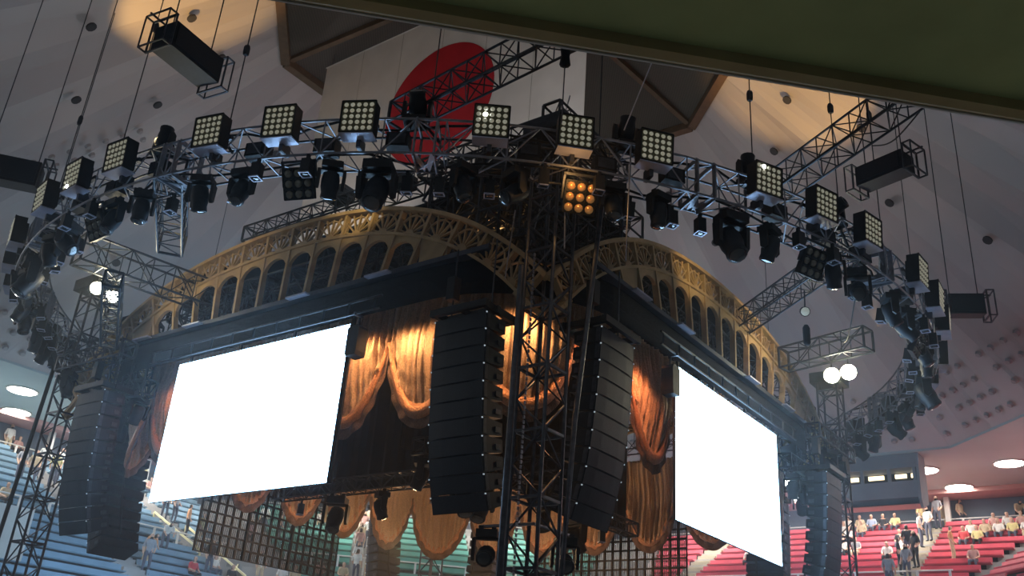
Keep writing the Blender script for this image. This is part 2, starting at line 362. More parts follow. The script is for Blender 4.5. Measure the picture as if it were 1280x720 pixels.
# columns by the rear wall
for i, (sd, t) in enumerate(((SNE, 7.0), (SNE, 1.2), (SNE, -4.5), (SNW, 2.7), (SNW, 8.5), (SNW, -3.0), (SN, -7.2), (SN, 6.0))):
    mb = MB().box(-0.13, 0.13, -0.13, 0.13, 0, 2.0).box(-0.2, 0.2, -0.2, 0.2, 1.86, 2.0)
    mb.build('trim_%d' % (i + 1), 'rail_white', loc=hall(sd, 30.2, t, 10.4), rot=(0, 0, R(sd)))
    tag(bpy.data.objects['trim_%d' % (i + 1)], 'slim white column on the %s concourse, %s from its left' % ({SNE: 'red stand', SNW: 'blue stand', SN: 'green stand'}[sd], ORD[i % 3]), 'column', 'white concourse columns', 'structure')
# yellow stair hand rails and grey wall at the corner of blue and green stands
for i, (sd, t, n0, n1) in enumerate(((SN, -8.6, 8, 12), (SNW, 7.7, 6, 12), (SNW, 6.3, 5, 9))):
    (Aa, za), (Ab, zb) = row_az(n0), row_az(n1)
    mb = MB(); p = hall(sd, Aa, t, za + 0.55); q = hall(sd, Ab, t, zb + 0.55)
    mb.beam(p, q, 0.07, 0.09); mb.beam(p - Vector((0, 0, 0.6)), p, 0.08, 0.08); mb.beam(q - Vector((0, 0, 0.6)), q, 0.08, 0.08)
    tag(mb.build('stair_handrail', 'rail_yellow'), 'pale yellow sloping stair handrail, %s from the left' % ORD[2 - i], 'handrail', 'stair handrails by the blue stand')
# white banner on the blue stand
bn = thing('banner', hall(SNW, 17.0, -4.9, 3.55), (0, 0, R(SNW - 90)), 'white cloth banner with dark lettering held up on poles in the blue stand', 'banner')
MB().box(-1.4, 0.95, -0.03, 0.0, 0.4, 2.4).build('cloth', 'flag_white', bn)
for x in (-1.4, 0.95): MB().tube((x, 0.03, -0.2), (x, 0.03, 2.5), 0.03, 6).build('pole', 'rail_white', bn)
mb = MB()
for i, (x, z, ww, hh) in enumerate(((-0.3, 2.2, 0.5, 0.09), (-0.25, 2.0, 0.4, 0.08), (-0.4, 1.8, 0.55, 0.08), (-0.2, 1.6, 0.3, 0.1), (-0.35, 1.35, 0.5, 0.09), (-0.4, 1.1, 0.45, 0.08), (-0.12, 1.9, 0.08, 0.6), (-0.5, 1.45, 0.07, 0.5))):
    mb.box(x - ww / 2 - 0.35, x + ww / 2 - 0.35, -0.042, -0.03, z - hh / 2, z + hh / 2)
tag(mb.build('lettering', 'black_paint', bn), kind='stuff')
# control booth hanging from the soffit over the red stand
bt = thing('control_booth', hall(SNE, 24.3, 6.1, 10.28), (0, 0, R(SNE - 90)), 'grey control booth with a strip of windows hanging above the red stand', 'booth')
MB().prism([(-2.1, 0.15), (-1.5, 0.0), (-1.1, 0.0), (-1.1, 0.75), (-2.3, 0.85)], 'x', -2.0, 1.5).build('lower_box', 'booth_grey', bt)
MB().prism([(-2.3, 1.45), (-1.1, 1.45), (-1.1, 2.24), (-2.1, 2.24)], 'x', -2.0, 1.5).build('upper_band', 'booth_grey', bt)
MB().box(-2.0, 1.5, -1.3, -1.1, 0.75, 1.45).build('back_panel', 'black_paint', bt)
MB().prism([(-2.1, -0.16), (-1.1, -0.16), (-1.1, 0.0), (-1.5, 0.0)], 'x', -2.0, 1.5).build('lower_edge', 'pink_band', bt)
for x in (-1.9, -0.9, 0.3, 1.4): MB().box(x - 0.07, x + 0.07, -2.25, -2.1, 0.8, 1.45).build('window_post', 'booth_grey', bt)
for x, ww in ((-1.5, 0.4), (-0.5, 0.7), (0.6, 0.5), (1.2, 0.3)): MB().box(x - ww / 2, x + ww / 2, -1.42, -1.32, 1.2, 1.38).build('strip_light', 'booth_light', bt)
MB().prism([(-2.35, 0.0), (-2.1, -0.35), (-1.1, 0.0), (-1.1, 2.24), (-2.2, 2.24)], 'x', 1.5, 1.62).build('side_panel', 'booth_grey', bt)
# downlights in the soffit
nd = 0
for sd, nm in ((SNW, 'blue'), (SN, 'green'), (SNE, 'red')):
    for A, ts in ((25.2, (-9.2, -5.5, -1.8, 1.9, 5.6, 9.3) if sd == SN else ((-7.0, -3.4, 0.2, 3.8, 7.2, 10.9) if sd == SNE else (-9.2, -5.5, -1.8, 1.9, 5.6, 9.3))), (29.0, (-7.8, -3.9, 0, 4.0, 7.9) if sd == SNE else (-7.8, -3.9, 0.0, 4.0, 7.9))):
        for j, t in enumerate(ts):
            d = thing('soffit_downlight', hall(sd, A, t, 12.4), None, 'round glowing downlight over the %s stand, %s of its %s row' % (nm, ORD[j], 'front' if A < 27 else 'back'), 'ceiling light', 'round soffit downlights')
            MB().lathe([(0.62, -0.04), (0.66, -0.07), (0.72, -0.06), (0.72, 0.0)], 20).build('rim', 'trim_white', d)
            MB().lathe([(0.62, -0.05), (0.6, -0.085), (0.3, -0.12), (0.02, -0.13)], 20).build('diffuser', 'downlight', d, True)

# ------------------------------------------------------------------ trusses
def box_truss(name, p, q, w, h, pitch, mt_, label, group=None, ch=0.03, br=0.016, roll=0.0, cat='truss'):
    p = Vector(p); q = Vector(q); L = (q - p).length; d = (q - p).normalized()
    rq = d.to_track_quat('X', 'Z')
    root = thing(name, p, rq.to_euler(), label, cat, group)
    n = max(2, round(L / pitch)); st = L / n
    cs = [(-w / 2, -h / 2), (w / 2, -h / 2), (w / 2, h / 2), (-w / 2, h / 2)]
    if roll: cs = [(y * math.cos(roll) - z * math.sin(roll), y * math.sin(roll) + z * math.cos(roll)) for y, z in cs]
    me = MB().tube((0, 0, 0), (L, 0, 0), ch, 6).mesh('chord', mt_)
    for y, z in cs: link('chord', me, root, (0, y, z))
    mb = MB()
    for i in range(n + 1):
        x = i * st
        for k in range(4):
            a, b_ = cs[k], cs[(k + 1) % 4]
            mb.tube((x, *a), (x, *b_), br, 4, caps=False)
            if i < n:
                s0, s1 = (a, b_) if (i + k) % 2 else (b_, a)
                mb.tube((x, *s0), (x + st, *s1), br, 4, caps=False)
    tag(mb.build('bracing', mt_, root), kind='stuff')
    for x in (0.0, L):
        e = MB()
        for k in range(4): e.beam((x, *cs[k]), (x, *cs[(k + 1) % 4]), 0.05, 0.05, (1, 0, 0))
        e.build('end_frame', mt_, root)
    return root

# ------------------------------------------------------------------ the square stage: four corners and four faces
CORN = [NC, NC + vb * S, NC + (va + vb) * S, NC + va * S]           # near, right, far, left
CNAME = ['near', 'right', 'far', 'left']
FNAME = ['right near', 'far right', 'far left', 'left near']        # face k runs from corner k to corner k+1
FROT = [TH + k * math.pi / 2 for k in range(4)]
def arch(t): return 11.05 - 0.0226 * t * t - 0.00032 * t ** 4
def slope(t): return -0.0452 * t - 0.00128 * t ** 3
def nrm(t):
    s_ = slope(t); l_ = math.hypot(1, s_); return Vector((-s_ / l_, 0, 1 / l_))
NPAN = 19
# equal steps of arc length
ts = [-S / 2 + 0.12 + i * (S - 0.24) / 2000 for i in range(2001)]; al = [0.0]
for i in range(2000): al.append(al[-1] + math.hypot(ts[i + 1] - ts[i], arch(ts[i + 1]) - arch(ts[i])))
RT = []; j = 0
for k in range(NPAN + 1):
    g = al[-1] * k / NPAN
    while j < 2000 and al[j] < g - 1e-9: j += 1
    RT.append(ts[j])
PW = al[-1] / NPAN
SILL = 8.98; BAND = 0.62
def apt(t, off): v = Vector((t + S / 2, 0, arch(t))); return v + nrm(t) * off
# shared meshes of the arch
sb = MB()
hw, hh = PW / 2 - 0.045, BAND - 0.09
sb.prism([(0.15 * math.cos(math.pi * i / 8), 0.11 * math.sin(math.pi * i / 8)) for i in range(9)], 'y', -0.05, 0.05)
for i in range(7):
    g = math.pi * (i + 0.5) / 7; c, s_ = math.cos(g), math.sin(g)
    L = min(hw / max(1e-6, abs(c)), hh / max(1e-6, s_))
    sb.beam((0.08 * c, 0, 0.08 * s_), (L * c, 0, L * s_), 0.06, 0.032, (-s_, 0, c))
for i in range(10):   # arc rim of the fan
    g0, g1 = math.pi * i / 10, math.pi * (i + 1) / 10
    sb.beam((hw * 0.96 * math.cos(g0), 0, 0.9 * hh * math.sin(g0)), (hw * 0.96 * math.cos(g1), 0, 0.9 * hh * math.sin(g1)), 0.05, 0.03, (math.cos((g0 + g1) / 2), 0, math.sin((g0 + g1) / 2)))
ME_SUN = sb.mesh('sunburst', 'gold')
sp = MB(); NA = 12; ra = PW / 2 - 0.045; dz = -0.13 - ra
top = [(ra * math.cos(math.pi * i / NA), dz + ra * math.sin(math.pi * i / NA)) for i in range(NA + 1)]
for i in range(NA):
    a, b_ = top[i], top[i + 1]; xa = PW / 2 * (1 - 2 * i / NA); xb = PW / 2 * (1 - 2 * (i + 1) / NA)
    sp.prism([a, (xa, 0.03), (xb, 0.03), b_], 'y', -0.045, 0.045)
sp.prism([(ra, dz), (PW / 2, dz), (PW / 2, 0.03)], 'y', -0.045, 0.045); sp.prism([(-ra, dz), (-PW / 2, 0.03), (-PW / 2, dz)], 'y', -0.045, 0.045)
ME_SPAN = sp.mesh('spandrel', 'gold')
def rail_mesh(off, wy, hz, t0=-S / 2, t1=S / 2, n=60):
    mb = MB(); vs = []
    for i in range(n + 1):
        t = t0 + (t1 - t0) * i / n; c = apt(t, off); nn = nrm(t)
        for sy, sn in ((-1, -1), (1, -1), (1, 1), (-1, 1)): vs.append(c + Vector((0, sy * wy / 2, 0)) + nn * (sn * hz / 2))
    fs = []
    for i in range(n):
        for k in range(4): fs.append((i * 4 + k, i * 4 + (k + 1) % 4, i * 4 + 4 + (k + 1) % 4, i * 4 + 4 + k))
    fs += [(0, 1, 2, 3), (n * 4 + 3, n * 4 + 2, n * 4 + 1, n * 4)]
    return mb.add(vs, fs)
ME_TOP = rail_mesh(0, 0.24, 0.09).mesh('top_rail', 'gold')
ME_LOW = rail_mesh(-BAND, 0.20, 0.065).mesh('lower_rail', 'gold')
for k in range(4):
    f = thing('arch_facade', CORN[k], (0, 0, FROT[k]), {0: 'gilded arched arcade with fan panels on the right near side of the stage', 1: 'gilded arched arcade on the far right side of the stage, seen from inside', 2: 'gilded arched arcade on the far left side of the stage, seen from inside', 3: 'gilded arched arcade with fan panels on the left near side of the stage'}[k], 'arch', 'gilded stage arches')
    link('top_rail', ME_TOP, f); link('lower_rail', ME_LOW, f)
    for i in range(NPAN + 1):
        t = RT[i]; nn = nrm(t); tp = apt(t, 0.03); L = BAND + 0.05
        zl = apt(t, -BAND).z
        if zl > SILL + 0.05: L = (tp.z - SILL) / nn.z
        MB().beam(tp, tp - nn * L, 0.15, 0.075, (nn.z, 0, -nn.x)).build('rib', 'gold', f)
        if i < NPAN:
            tm = (RT[i] + RT[i + 1]) / 2; bp_ = apt(tm, -BAND + 0.03); ang = math.atan(slope(tm))
            link('sunburst', ME_SUN, f, bp_, (0, -ang, 0))
            if apt(tm, -BAND).z > SILL + 0.62: link('spandrel', ME_SPAN, f, apt(tm, -BAND - 0.03), (0, -ang, 0))
            elif apt(tm, -BAND).z > SILL + 0.12:
                q0, q1 = apt(RT[i], -BAND), apt(RT[i + 1], -BAND)
                MB().prism([(q0.x, SILL), (q1.x, SILL), (q1.x, max(SILL + .02, q1.z)), (q0.x, max(SILL + .02, q0.z))], 'y', -0.04, 0.04).build('spandrel', 'gold', f)
    t0 = 6.9
    MB().box(S / 2 - t0, S / 2 + t0, -0.12, 0.14, SILL - 0.11, SILL).build('sill', 'navy_beam', f)
    for x in (3.4, 5.6, 9.6, 12.2): MB().box(x - 0.35, x + 0.35, -0.27, -0.12, SILL - 0.09, SILL - 0.05).build('sill_plate', 'tray', f)
    # bracket joining the arch foot to the tower
    for x0, x1 in ((0.1, 0.75), (S - 0.1, S - 0.75)): MB().beam((x0, -0.05, 7.15), (x1, -0.02, 7.75), 0.12, 0.1).build('foot_bracket', 'gold', f)

# roof trusses behind the arcades, each a thing of its own
for k in range(4):
    M = Matrix.Rotation(FROT[k], 3, 'Z')
    def P(x, y, z): return CORN[k] + M @ Vector((x, y, z))
    box_truss('box_truss', P(0.4, 0.75, 9.75), P(S - 0.4, 0.75, 9.75), 0.7, 0.9, 0.8, 'truss_black', 'long dark box truss right behind the %s arcade' % FNAME[k], 'roof trusses')
    box_truss('box_truss', P(1.5, 1.9, 10.75), P(S - 1.5, 1.9, 10.75), 0.6, 0.6, 0.7, 'truss_black', 'upper dark box truss inside the %s arcade' % FNAME[k], 'roof trusses')
    # dark beam that carries screen and gauze
    lb = thing('screen_truss', P(0, 0, 0), (0, 0, FROT[k]), 'flat dark ladder truss above the %s screen' % FNAME[k], 'truss', 'screen trusses')
    for z in (8.02, 8.32): MB().tube((4.2, -0.25, z), (S - 4.2, -0.25, z), 0.028, 6).build('chord', 'truss_black', lb)
    x = 4.3
    while x < S - 4.2: MB().beam((x, -0.25, 8.02), (x, -0.25, 8.32), 0.04, 0.04).build('rung', 'truss_black', lb); x += 0.8
# cross trusses of the roof
for i, s_ in enumerate((4.4, 8.35, 12.3)):
    box_truss('box_truss', NC + vb * s_ + va * 1.2 + Vector((0, 0, 10.2)), NC + vb * s_ + va * (S - 1.2) + Vector((0, 0, 10.2)), 0.6, 0.6, 0.75, 'truss_black', 'dark roof cross truss parallel to the left near side, %s from it' % ORD[i], 'roof trusses')
    box_truss('box_truss', NC + va * s_ + vb * 1.2 + Vector((0, 0, 10.85)), NC + va * s_ + vb * (S - 1.2) + Vector((0, 0, 10.85)), 0.6, 0.6, 0.75, 'truss_black', 'dark roof cross truss parallel to the right near side, %s from it' % ORD[i], 'roof trusses')
# the truss that shows above the left arch in front of the flag
box_truss('box_truss', NC + vb * 0.9 + va * 11.0 + Vector((0, 0, 12.0)), NC + vb * 1.1 + va * 1.2 + Vector((0, 0, 12.0)), 0.45, 0.45, 0.45, 'truss_black', 'slender dark truss standing above the left arch in front of the flag', 'roof trusses')
box_truss('box_truss', NC + va * 1.0 + vb * 1.2 + Vector((0, 0, 11.6)), NC + va * 1.0 + vb * 5.0 + Vector((0, 0, 11.6)), 0.6, 0.6, 0.6, 'truss_black', 'dark truss block behind the crown of the right arch', 'roof trusses')
box_truss('box_truss', NC + va * 1.4 + vb * 1.0 + Vector((0, 0, 11.0)), NC + va * 6.4 + vb * 6.0 + Vector((0, 0, 11.0)), 0.7, 0.9, 0.7, 'truss_black', 'diagonal dark truss from the near corner into the roof', 'roof trusses')
for i, (p, q) in enumerate((((0.6, 0.6, 11.9), (0.6, 4.2, 11.9)), ((0.6, 0.6, 12.4), (3.6, 0.6, 12.4)), ((2.4, 0.7, 9.6), (2.4, 0.7, 12.6)), ((0.7, 2.2, 9.6), (0.7, 2.2, 12.6)), ((4.0, 1.0, 9.8), (4.0, 1.0, 12.0)), ((1.0, 4.0, 9.8), (1.0, 4.0, 12.2)), ((1.2, 1.2, 9.4), (4.4, 1.2, 11.6)), ((1.2, 1.2, 9.4), (1.2, 4.4, 11.6)), ((2.0, 3.4, 12.2), (4.2, 1.2, 12.2)), ((0.9, 0.9, 10.4), (3.4, 3.4, 10.4)))):
    box_truss('box_truss', NC + vb * p[0] + va * p[1] + Vector((0, 0, p[2])), NC + vb * q[0] + va * q[1] + Vector((0, 0, q[2])), 0.45, 0.45, 0.45, 'truss_black', 'dark truss in the tangle above the near corner, %s piece' % ORD[i], 'near corner truss tangle', 0.03, 0.016)
# black roof cloth, corners cut
cu = 1.0; e = 0.95
pts = []
for (sx, sy) in ((e + cu, e), (S - e - cu, e), (S - e, e + cu), (S - e, S - e - cu), (S - e - cu, S - e), (e + cu, S - e), (e, S - e - cu), (e, e + cu)):
    q = vb * sx + va * sy; pts.append((q.x, q.y))
tag(MB().prism(pts, 'z', 11.25, 11.3).build('roof_cloth', 'black_cloth', loc=NC), 'black cloth stretched over the roof trusses of the stage', 'cloth')
# black boxes (dimmers and motors) on the roof at the near corner
rb = [(1.6, 1.0, 11.35, .8, .5, .5), (2.6, 1.1, 11.3, .6, .5, .7), (1.0, 2.4, 11.4, .5, .8, .6), (1.3, 3.6, 11.35, .6, .9, .4), (3.4, 1.6, 11.5, .9, .6, .5), (0.9, 5.2, 11.9, .5, .5, .35), (2.2, 2.0, 11.8, .8, .8, .6), (1.0, 7.6, 12.3, .5, .7, .3)]
for i, (x, y, z, lx, ly, lz) in enumerate(rb):
    q = NC + vb * x + va * y + Vector((0, 0, z)); r_ = thing('motor_case', q, (0, 0, TH), 'black equipment case on the roof by the near corner, %s of the cluster' % ORD[i], 'case', 'roof equipment cases')
    MB().box(-lx / 2, lx / 2, -ly / 2, ly / 2, 0, lz).build('case_body', 'black_paint', r_); MB().box(-lx / 2 - .02, lx / 2 + .02, -ly / 2 - .02, ly / 2 + .02, lz * .6, lz * .66).build('case_edge', 'truss_steel', r_)

# corner towers
for k in range(4):
    c = CORN[k]; t_ = thing('corner_tower', c + Vector((0, 0, -ZC)), (0, 0, TH), 'dark lattice tower at the %s corner of the stage' % CNAME[k], 'tower', 'stage corner towers')
    H = 11.4 + ZC; hw = 0.32
    me = MB().tube((0, 0, 0), (0, 0, H), 0.037, 7).mesh('chord', 'truss_steel')
    cs = [(-hw, -hw), (hw, -hw), (hw, hw), (-hw, hw)]
    for x, y in cs: link('chord', me, t_, (x, y, 0))
    z = 0.0; i = 0; mb = MB()
    while z < H - 0.01:
        if i % 2 == 0:
            rg = MB()
            for q in range(4): rg.beam((*cs[q], z), (*cs[(q + 1) % 4], z), 0.05, 0.05)
            rg.build('rung', 'truss_steel', t_)
        for q in range(4):
            a, b_ = cs[q], cs[(q + 1) % 4]
            if (i + q) % 2: a, b_ = b_, a
            mb.tube((*a, z), (*b_, z + 0.6), 0.02, 4, caps=False)
        z += 0.6; i += 1
    tag(mb.build('bracing', 'truss_steel', t_), kind='stuff')
    # head block
    MB().box(-0.5, 0.5, -0.5, 0.5, H - 0.35, H).build('head_block', 'truss_black', t_)
    for sx, sy in ((-1, -1), (1, -1), (1, 1), (-1, 1)): pass
# loose pipes around the near tower: chain bag pole, slanted cable pole
o = MB(); o.tube(NC + vb * -0.75 + va * 0.1 + Vector((0, 0, -ZC)), NC + vb * -0.55 + va * 0.25 + Vector((0, 0, 8.0)), 0.055, 8)
tag(o.build('standing_pole', 'truss_steel'), 'upright steel pole just left of the near lattice tower', 'pole')
o = MB(); o.path([NC + va * -0.55 + vb * 0.05 + Vector((0, 0, 1.5)), NC + va * -0.62 + vb * 0.2 + Vector((0, 0, 5)), NC + va * -0.95 + vb * 0.45 + Vector((0, 0, 10.2))], 0.05, 8)
tag(o.build('leaning_pole', 'truss_steel'), 'long leaning steel pole in front of the near tower, tilted to the right', 'pole')
o = MB(); o.tube(CORN[3] + Vector((-1.1, -0.2, -ZC)), CORN[3] + Vector((-0.75, 0.2, 8.8)), 0.06, 8)
tag(o.build('cable_drop', 'rubber'), 'thick black cable bundle dropping beside the left tower', 'cable')
# chain beside the tower
ch = MB()
for i in range(70): z = 2 + i * 0.09; ch.box(-0.02, 0.02, -0.012, 0.012, z, z + 0.06)
tag(ch.build('hoist_chain', 'alu', loc=NC - vb * 0.42 + va * 0.05, rot=(0, 0, TH)), 'thin hoist chain hanging along the near tower', 'chain', kind='stuff')
# loose thin cables around the corner
for i, (p, q) in enumerate((((-.9, -.2, 8.0), (-.85, -.1, 9.6)), ((.75, -.6, 8.1), (.7, -.6, 9.2)), ((2.0, -.5, 7.6), (2.0, -.4, 10)), ((-1.0, .7, 9.2), (-.4, 1.0, 13)))):
    tag(MB().tube(NC + vb * p[1] + va * -p[0] + Vector((0, 0, p[2])), NC + vb * q[1] + va * -q[0] + Vector((0, 0, q[2])), 0.014, 5).build('steel_wire', 'alu'), 'thin steel wire near the near tower, %s from the left' % ORD[i], 'wire', 'thin rigging wires')

for k, cnm in ((3, 'left'), (1, 'right')):
    M = Matrix.Rotation(FROT[k], 3, 'Z'); M0 = Matrix.Rotation(FROT[(k - 1) % 4], 3, 'Z')
    def Q(x, y, z): return CORN[k] + M @ Vector((x, y, z))
    for i, (p, q) in enumerate((((0.1, -0.45, 8.55), (3.3, -0.45, 8.55)), ((0.3, 0.5, 7.75), (3.2, 0.5, 7.75)), ((-0.45, 0.1, 8.55), (-0.45, 3.3, 8.55)), ((0.5, 0.3, 7.75), (0.5, 3.2, 7.75)), ((1.9, 0.3, 7.4), (1.9, 0.3, 9.6)), ((3.0, 0.3, 7.4), (3.0, 0.3, 9.6)), ((0.3, 1.9, 7.4), (0.3, 1.9, 9.6)), ((0.2, 0.2, 9.3), (3.4, 3.4, 9.3)))):
        box_truss('box_truss', Q(*p), Q(*q), 0.42, 0.42, 0.42, 'truss_black', 'short dark truss in the cluster at the %s corner, %s piece' % (cnm, ORD[i]), 'corner truss clusters', 0.03, 0.016)
    cl = [(0.6, -0.45, 0), (1.0, 0.5, 2), (2.9, 0.5, 0), (-0.45, 1.0, 0), (-0.45, 2.0, 2), (0.5, 1.6, 1), (0.5, 2.6, 0)]
    CLUSTER = globals().setdefault('CLUSTER', []); CLUSTER += [(Q(x, y, 8.33 if abs(y + .45) < .01 or abs(x + .45) < .01 else 7.53), kd, cnm, i) for i, (x, y, kd) in enumerate(cl)]
# gauze ring with round corners, black masking inside
def round_path(inset, rad, n=8):
    pts = []; x0, x1 = inset, S - inset
    for cx, cy, a0 in ((x1 - rad, x0 + rad, -90), (x1 - rad, x1 - rad, 0), (x0 + rad, x1 - rad, 90), (x0 + rad, x0 + rad, 180)):
        for i in range(n + 1):
            g = R(a0 + 90 * i / n); pts.append((cx + rad * math.cos(g), cy + rad * math.sin(g)))
    return pts
def ribbon(pts, z0, z1, th=0.02):
    mb = MB(); n = len(pts); vs = []
    for x, y in pts:
        q = vb * x + va * y; vs += [(q.x, q.y, z0), (q.x, q.y, z1)]
    return mb.add(vs, [(2 * i, 2 * ((i + 1) % n), 2 * ((i + 1) % n) + 1, 2 * i + 1) for i in range(n)])
gz = ribbon(round_path(0.04, 3.0, 10), 8.1, 9.0)
o = gz.build('gauze_valance', 'gauze', loc=NC); tag(o, 'half see-through black gauze valance running round below the arches', 'valance')
md = o.modifiers.new('thick', 'SOLIDIFY'); md.thickness = 0.015
for i, (q0, q1) in enumerate((((6.2, 3.0), (6.2, 14.2)), ((3.0, 6.2), (14.2, 6.2)))):
    mb = MB(); n = 60; vs = []
    for j in range(n + 1):
        x = q0[0] + (q1[0] - q0[0]) * j / n; y = q0[1] + (q1[1] - q0[1]) * j / n; wv_ = 0.06 * math.sin(j * 1.9)
        q = vb * (x + (wv_ if i == 0 else 0)) + va * (y + (wv_ if i else 0)); vs += [(q.x, q.y, 6.0), (q.x, q.y, 10.6)]
    o = mb.add(vs, [(2 * j, 2 * j + 2, 2 * j + 3, 2 * j + 1) for j in range(n)]).build('masking_cloth', 'black_cloth', loc=NC)
    tag(o, 'black pleated masking cloth hung inside the stage, behind the %s curtains' % ('left', 'right')[i], 'cloth', 'masking cloths'); md = o.modifiers.new('thick', 'SOLIDIFY'); md.thickness = 0.02

# ------------------------------------------------------------------ copper curtains with scalloped hems
CI = 1.05; CR = 2.1
PEAKS = [2.65, 5.05, 7.25, 9.45, 11.65, 14.05]
ZT, ZPK, ZBT = 8.85, 7.75, 5.95
def cpath(k, s0, s1, n):                     # points along face k between s0 and s1, straight
    M = Matrix.Rotation(FROT[k], 3, 'Z'); return [CORN[k] + M @ Vector((s0 + (s1 - s0) * i / n, CI, 0)) for i in range(n + 1)]
def corner_path(k, n):                       # from face k-1 (s=S-2.65) round the corner k to face k (s=2.65)
    M = Matrix.Rotation(FROT[k], 3, 'Z'); L0 = 2.65; pts = []
    p0, p1 = Vector((CI, L0, 0)), Vector((L0, CI, 0)); cc = Vector((L0, L0, 0)); rr = L0 - CI
    for i in range(n + 1):
        g = R(180 + 90 * i / n); pts.append(CORN[k] + M @ (cc + Vector((math.cos(g), math.sin(g), 0)) * rr))
    return pts
def swag(path, label, group, seed):
    n = len(path) - 1; rnd = random.Random(seed); ph = [rnd.uniform(0, 6.28) for _ in range(4)]; fq = rnd.choice((11, 12, 13))
    base = path[n // 2].copy(); root = thing('swag_curtain', base + Vector((0, 0, ZBT)), None, label, 'curtain', group)
    nv = 26; vs = []; hem = []
    for i, p in enumerate(path):
        u = i / n; d = (path[min(n, i + 1)] - path[max(0, i - 1)]).normalized(); out = Vector((d.y, -d.x, 0))
        x = abs(2 * u - 1); hz = ZBT + (ZPK - ZBT) * x ** 2.1
        for j in range(nv + 1):
            v = j / nv; z = ZT + (hz - ZT) * v
            amp = 0.045 + 0.02 * v + 0.02 * math.sin(u * 17 + ph[2])
            fold = amp * (math.sin(u * fq * 6.283 + ph[0]) + 0.55 * math.sin(u * fq * 1.73 * 6.283 + ph[1] + v * 2) + 0.25 * math.sin(v * 9 + u * 31 + ph[3]))
            fold *= 1 - 0.5 * max(0, v - 0.75) * 4 * (1 - x)
            belly = 0.18 * math.sin(math.pi * min(1, v)) ** 2 * (1 - x * x)
            # gathers run from the ties towards the hem
            gat = 0.04 * v * v * math.sin((z - hz) * 16 + x * 10 + ph[2]) * (0.25 + x)
            q = p + out * (fold + belly + gat) - base; vs.append((q.x, q.y, z - ZBT))
        q = p + out * (0.03 + 0.05 * (1 - x)) - base; hem.append(Vector((q.x, q.y, hz - ZBT + 0.05)))
    W = nv + 1
    mb = MB().add(vs, [(i * W + j, (i + 1) * W + j, (i + 1) * W + j + 1, i * W + j + 1) for i in range(n) for j in range(nv)])
    o = mb.build('cloth', 'copper_satin', root, True); md = o.modifiers.new('thick', 'SOLIDIFY'); md.thickness = 0.012
    # rolled, pleated hem: several strands side by side, thicker in the middle of the swag
    hv = MB(); ns = 12; o_ = []
    for i, c in enumerate(hem):
        a = hem[max(0, i - 1)]; b_ = hem[min(n, i + 1)]; d = (b_ - a).normalized(); dd = (path[min(n, i + 1)] - path[max(0, i - 1)]).normalized(); out = Vector((dd.y, -dd.x, 0)); nn = out.cross(d).normalized()
        u = i / n; x = abs(2 * u - 1); rad = 0.05 + 0.10 * (1 - x) ** 0.8
        for s_ in range(ns):
            g = 2 * math.pi * s_ / ns; rr = rad * (1 + 0.22 * math.sin(6 * g + ph[3] + 1.5 * math.sin(u * 9)))
            o_.append(c + out * (rr * 0.65 * math.cos(g)) + nn * (rr * math.sin(g)))
    fs = [(i * ns + s_, i * ns + (s_ + 1) % ns, (i + 1) * ns + (s_ + 1) % ns, (i + 1) * ns + s_) for i in range(n) for s_ in range(ns)]
    hv.add(o_, fs).build('hem', 'copper_hem', root, True)
    # thin lining that hangs a little below the rolled hem
    lv = []
    for i, c in enumerate(hem):
        a = hem[max(0, i - 1)]; b_ = hem[min(n, i + 1)]; d = (b_ - a).normalized(); dd = (path[min(n, i + 1)] - path[max(0, i - 1)]).normalized(); out = Vector((dd.y, -dd.x, 0)); nn = out.cross(d).normalized()
        if nn.z > 0: nn = -nn
        x = abs(2 * i / n - 1); wd_ = 0.08 + 0.30 * (1 - x) ** 0.6
        for f_ in (0.0, 0.5, 1.0): lv.append(c + nn * (wd_ * f_) + out * (0.03 * math.sin(i * 0.55 + f_ * 2) - 0.03))
    ob = MB().add(lv, [(i * 3 + j, i * 3 + 3 + j, i * 3 + 4 + j, i * 3 + 1 + j) for i in range(n) for j in range(2)]).build('lining', 'lining', root, True); md = ob.modifiers.new('thick', 'SOLIDIFY'); md.thickness = 0.006
    return root
for k in range(4):
    for i in range(5):
        swag(cpath(k, PEAKS[i], PEAKS[i + 1], 96), 'copper satin swag curtain on the %s side, %s from the %s corner' % (FNAME[k], ORD[i], CNAME[k]), 'scalloped copper curtains', k * 10 + i)
    swag(corner_path(k, 110), 'copper satin swag curtain rounding the %s corner behind its tower' % CNAME[k], 'scalloped copper curtains', 100 + k)

# ------------------------------------------------------------------ LED screens
NXT, NZT = 19, 11; SW_, SH_ = 6.19, 3.58; tw, th_ = SW_ / NXT, SH_ / NZT
tm = MB()
nb = 6
for i in range(nb):                                   # LED louvres: dark strips that shine outwards only
    x = (i + 0.5) * tw / nb - tw / 2; ww = tw / nb * 0.42 / 2
    tm.box(x - ww, x + ww, -0.02, 0.0, -th_ / 2, th_ / 2, 0); 
    tm.m[-4] = 1                                       # outward face (local -y)
tm.box(-tw / 2, -tw / 2 + 0.03, 0.0, 0.05, -th_ / 2, th_ / 2, 0); tm.box(tw / 2 - 0.03, tw / 2, 0.0, 0.05, -th_ / 2, th_ / 2, 0)
tm.box(-tw / 2, tw / 2, 0.0, 0.05, -th_ / 2, -th_ / 2 + 0.03, 0); tm.box(-tw / 2, tw / 2, 0.0, 0.05, th_ / 2 - 0.03, th_ / 2, 0)
for sx in (-1, 1):
    for sz in (-1, 1):
        c = (sx * tw / 2, sz * th_ / 2); tm.prism([c, (c[0] - sx * 0.085, c[1]), (c[0], c[1] - sz * 0.085)], 'y', 0.001, 0.049, 0)
ME_TILE = tm.mesh('led_tile', ['black_paint', 'led'])
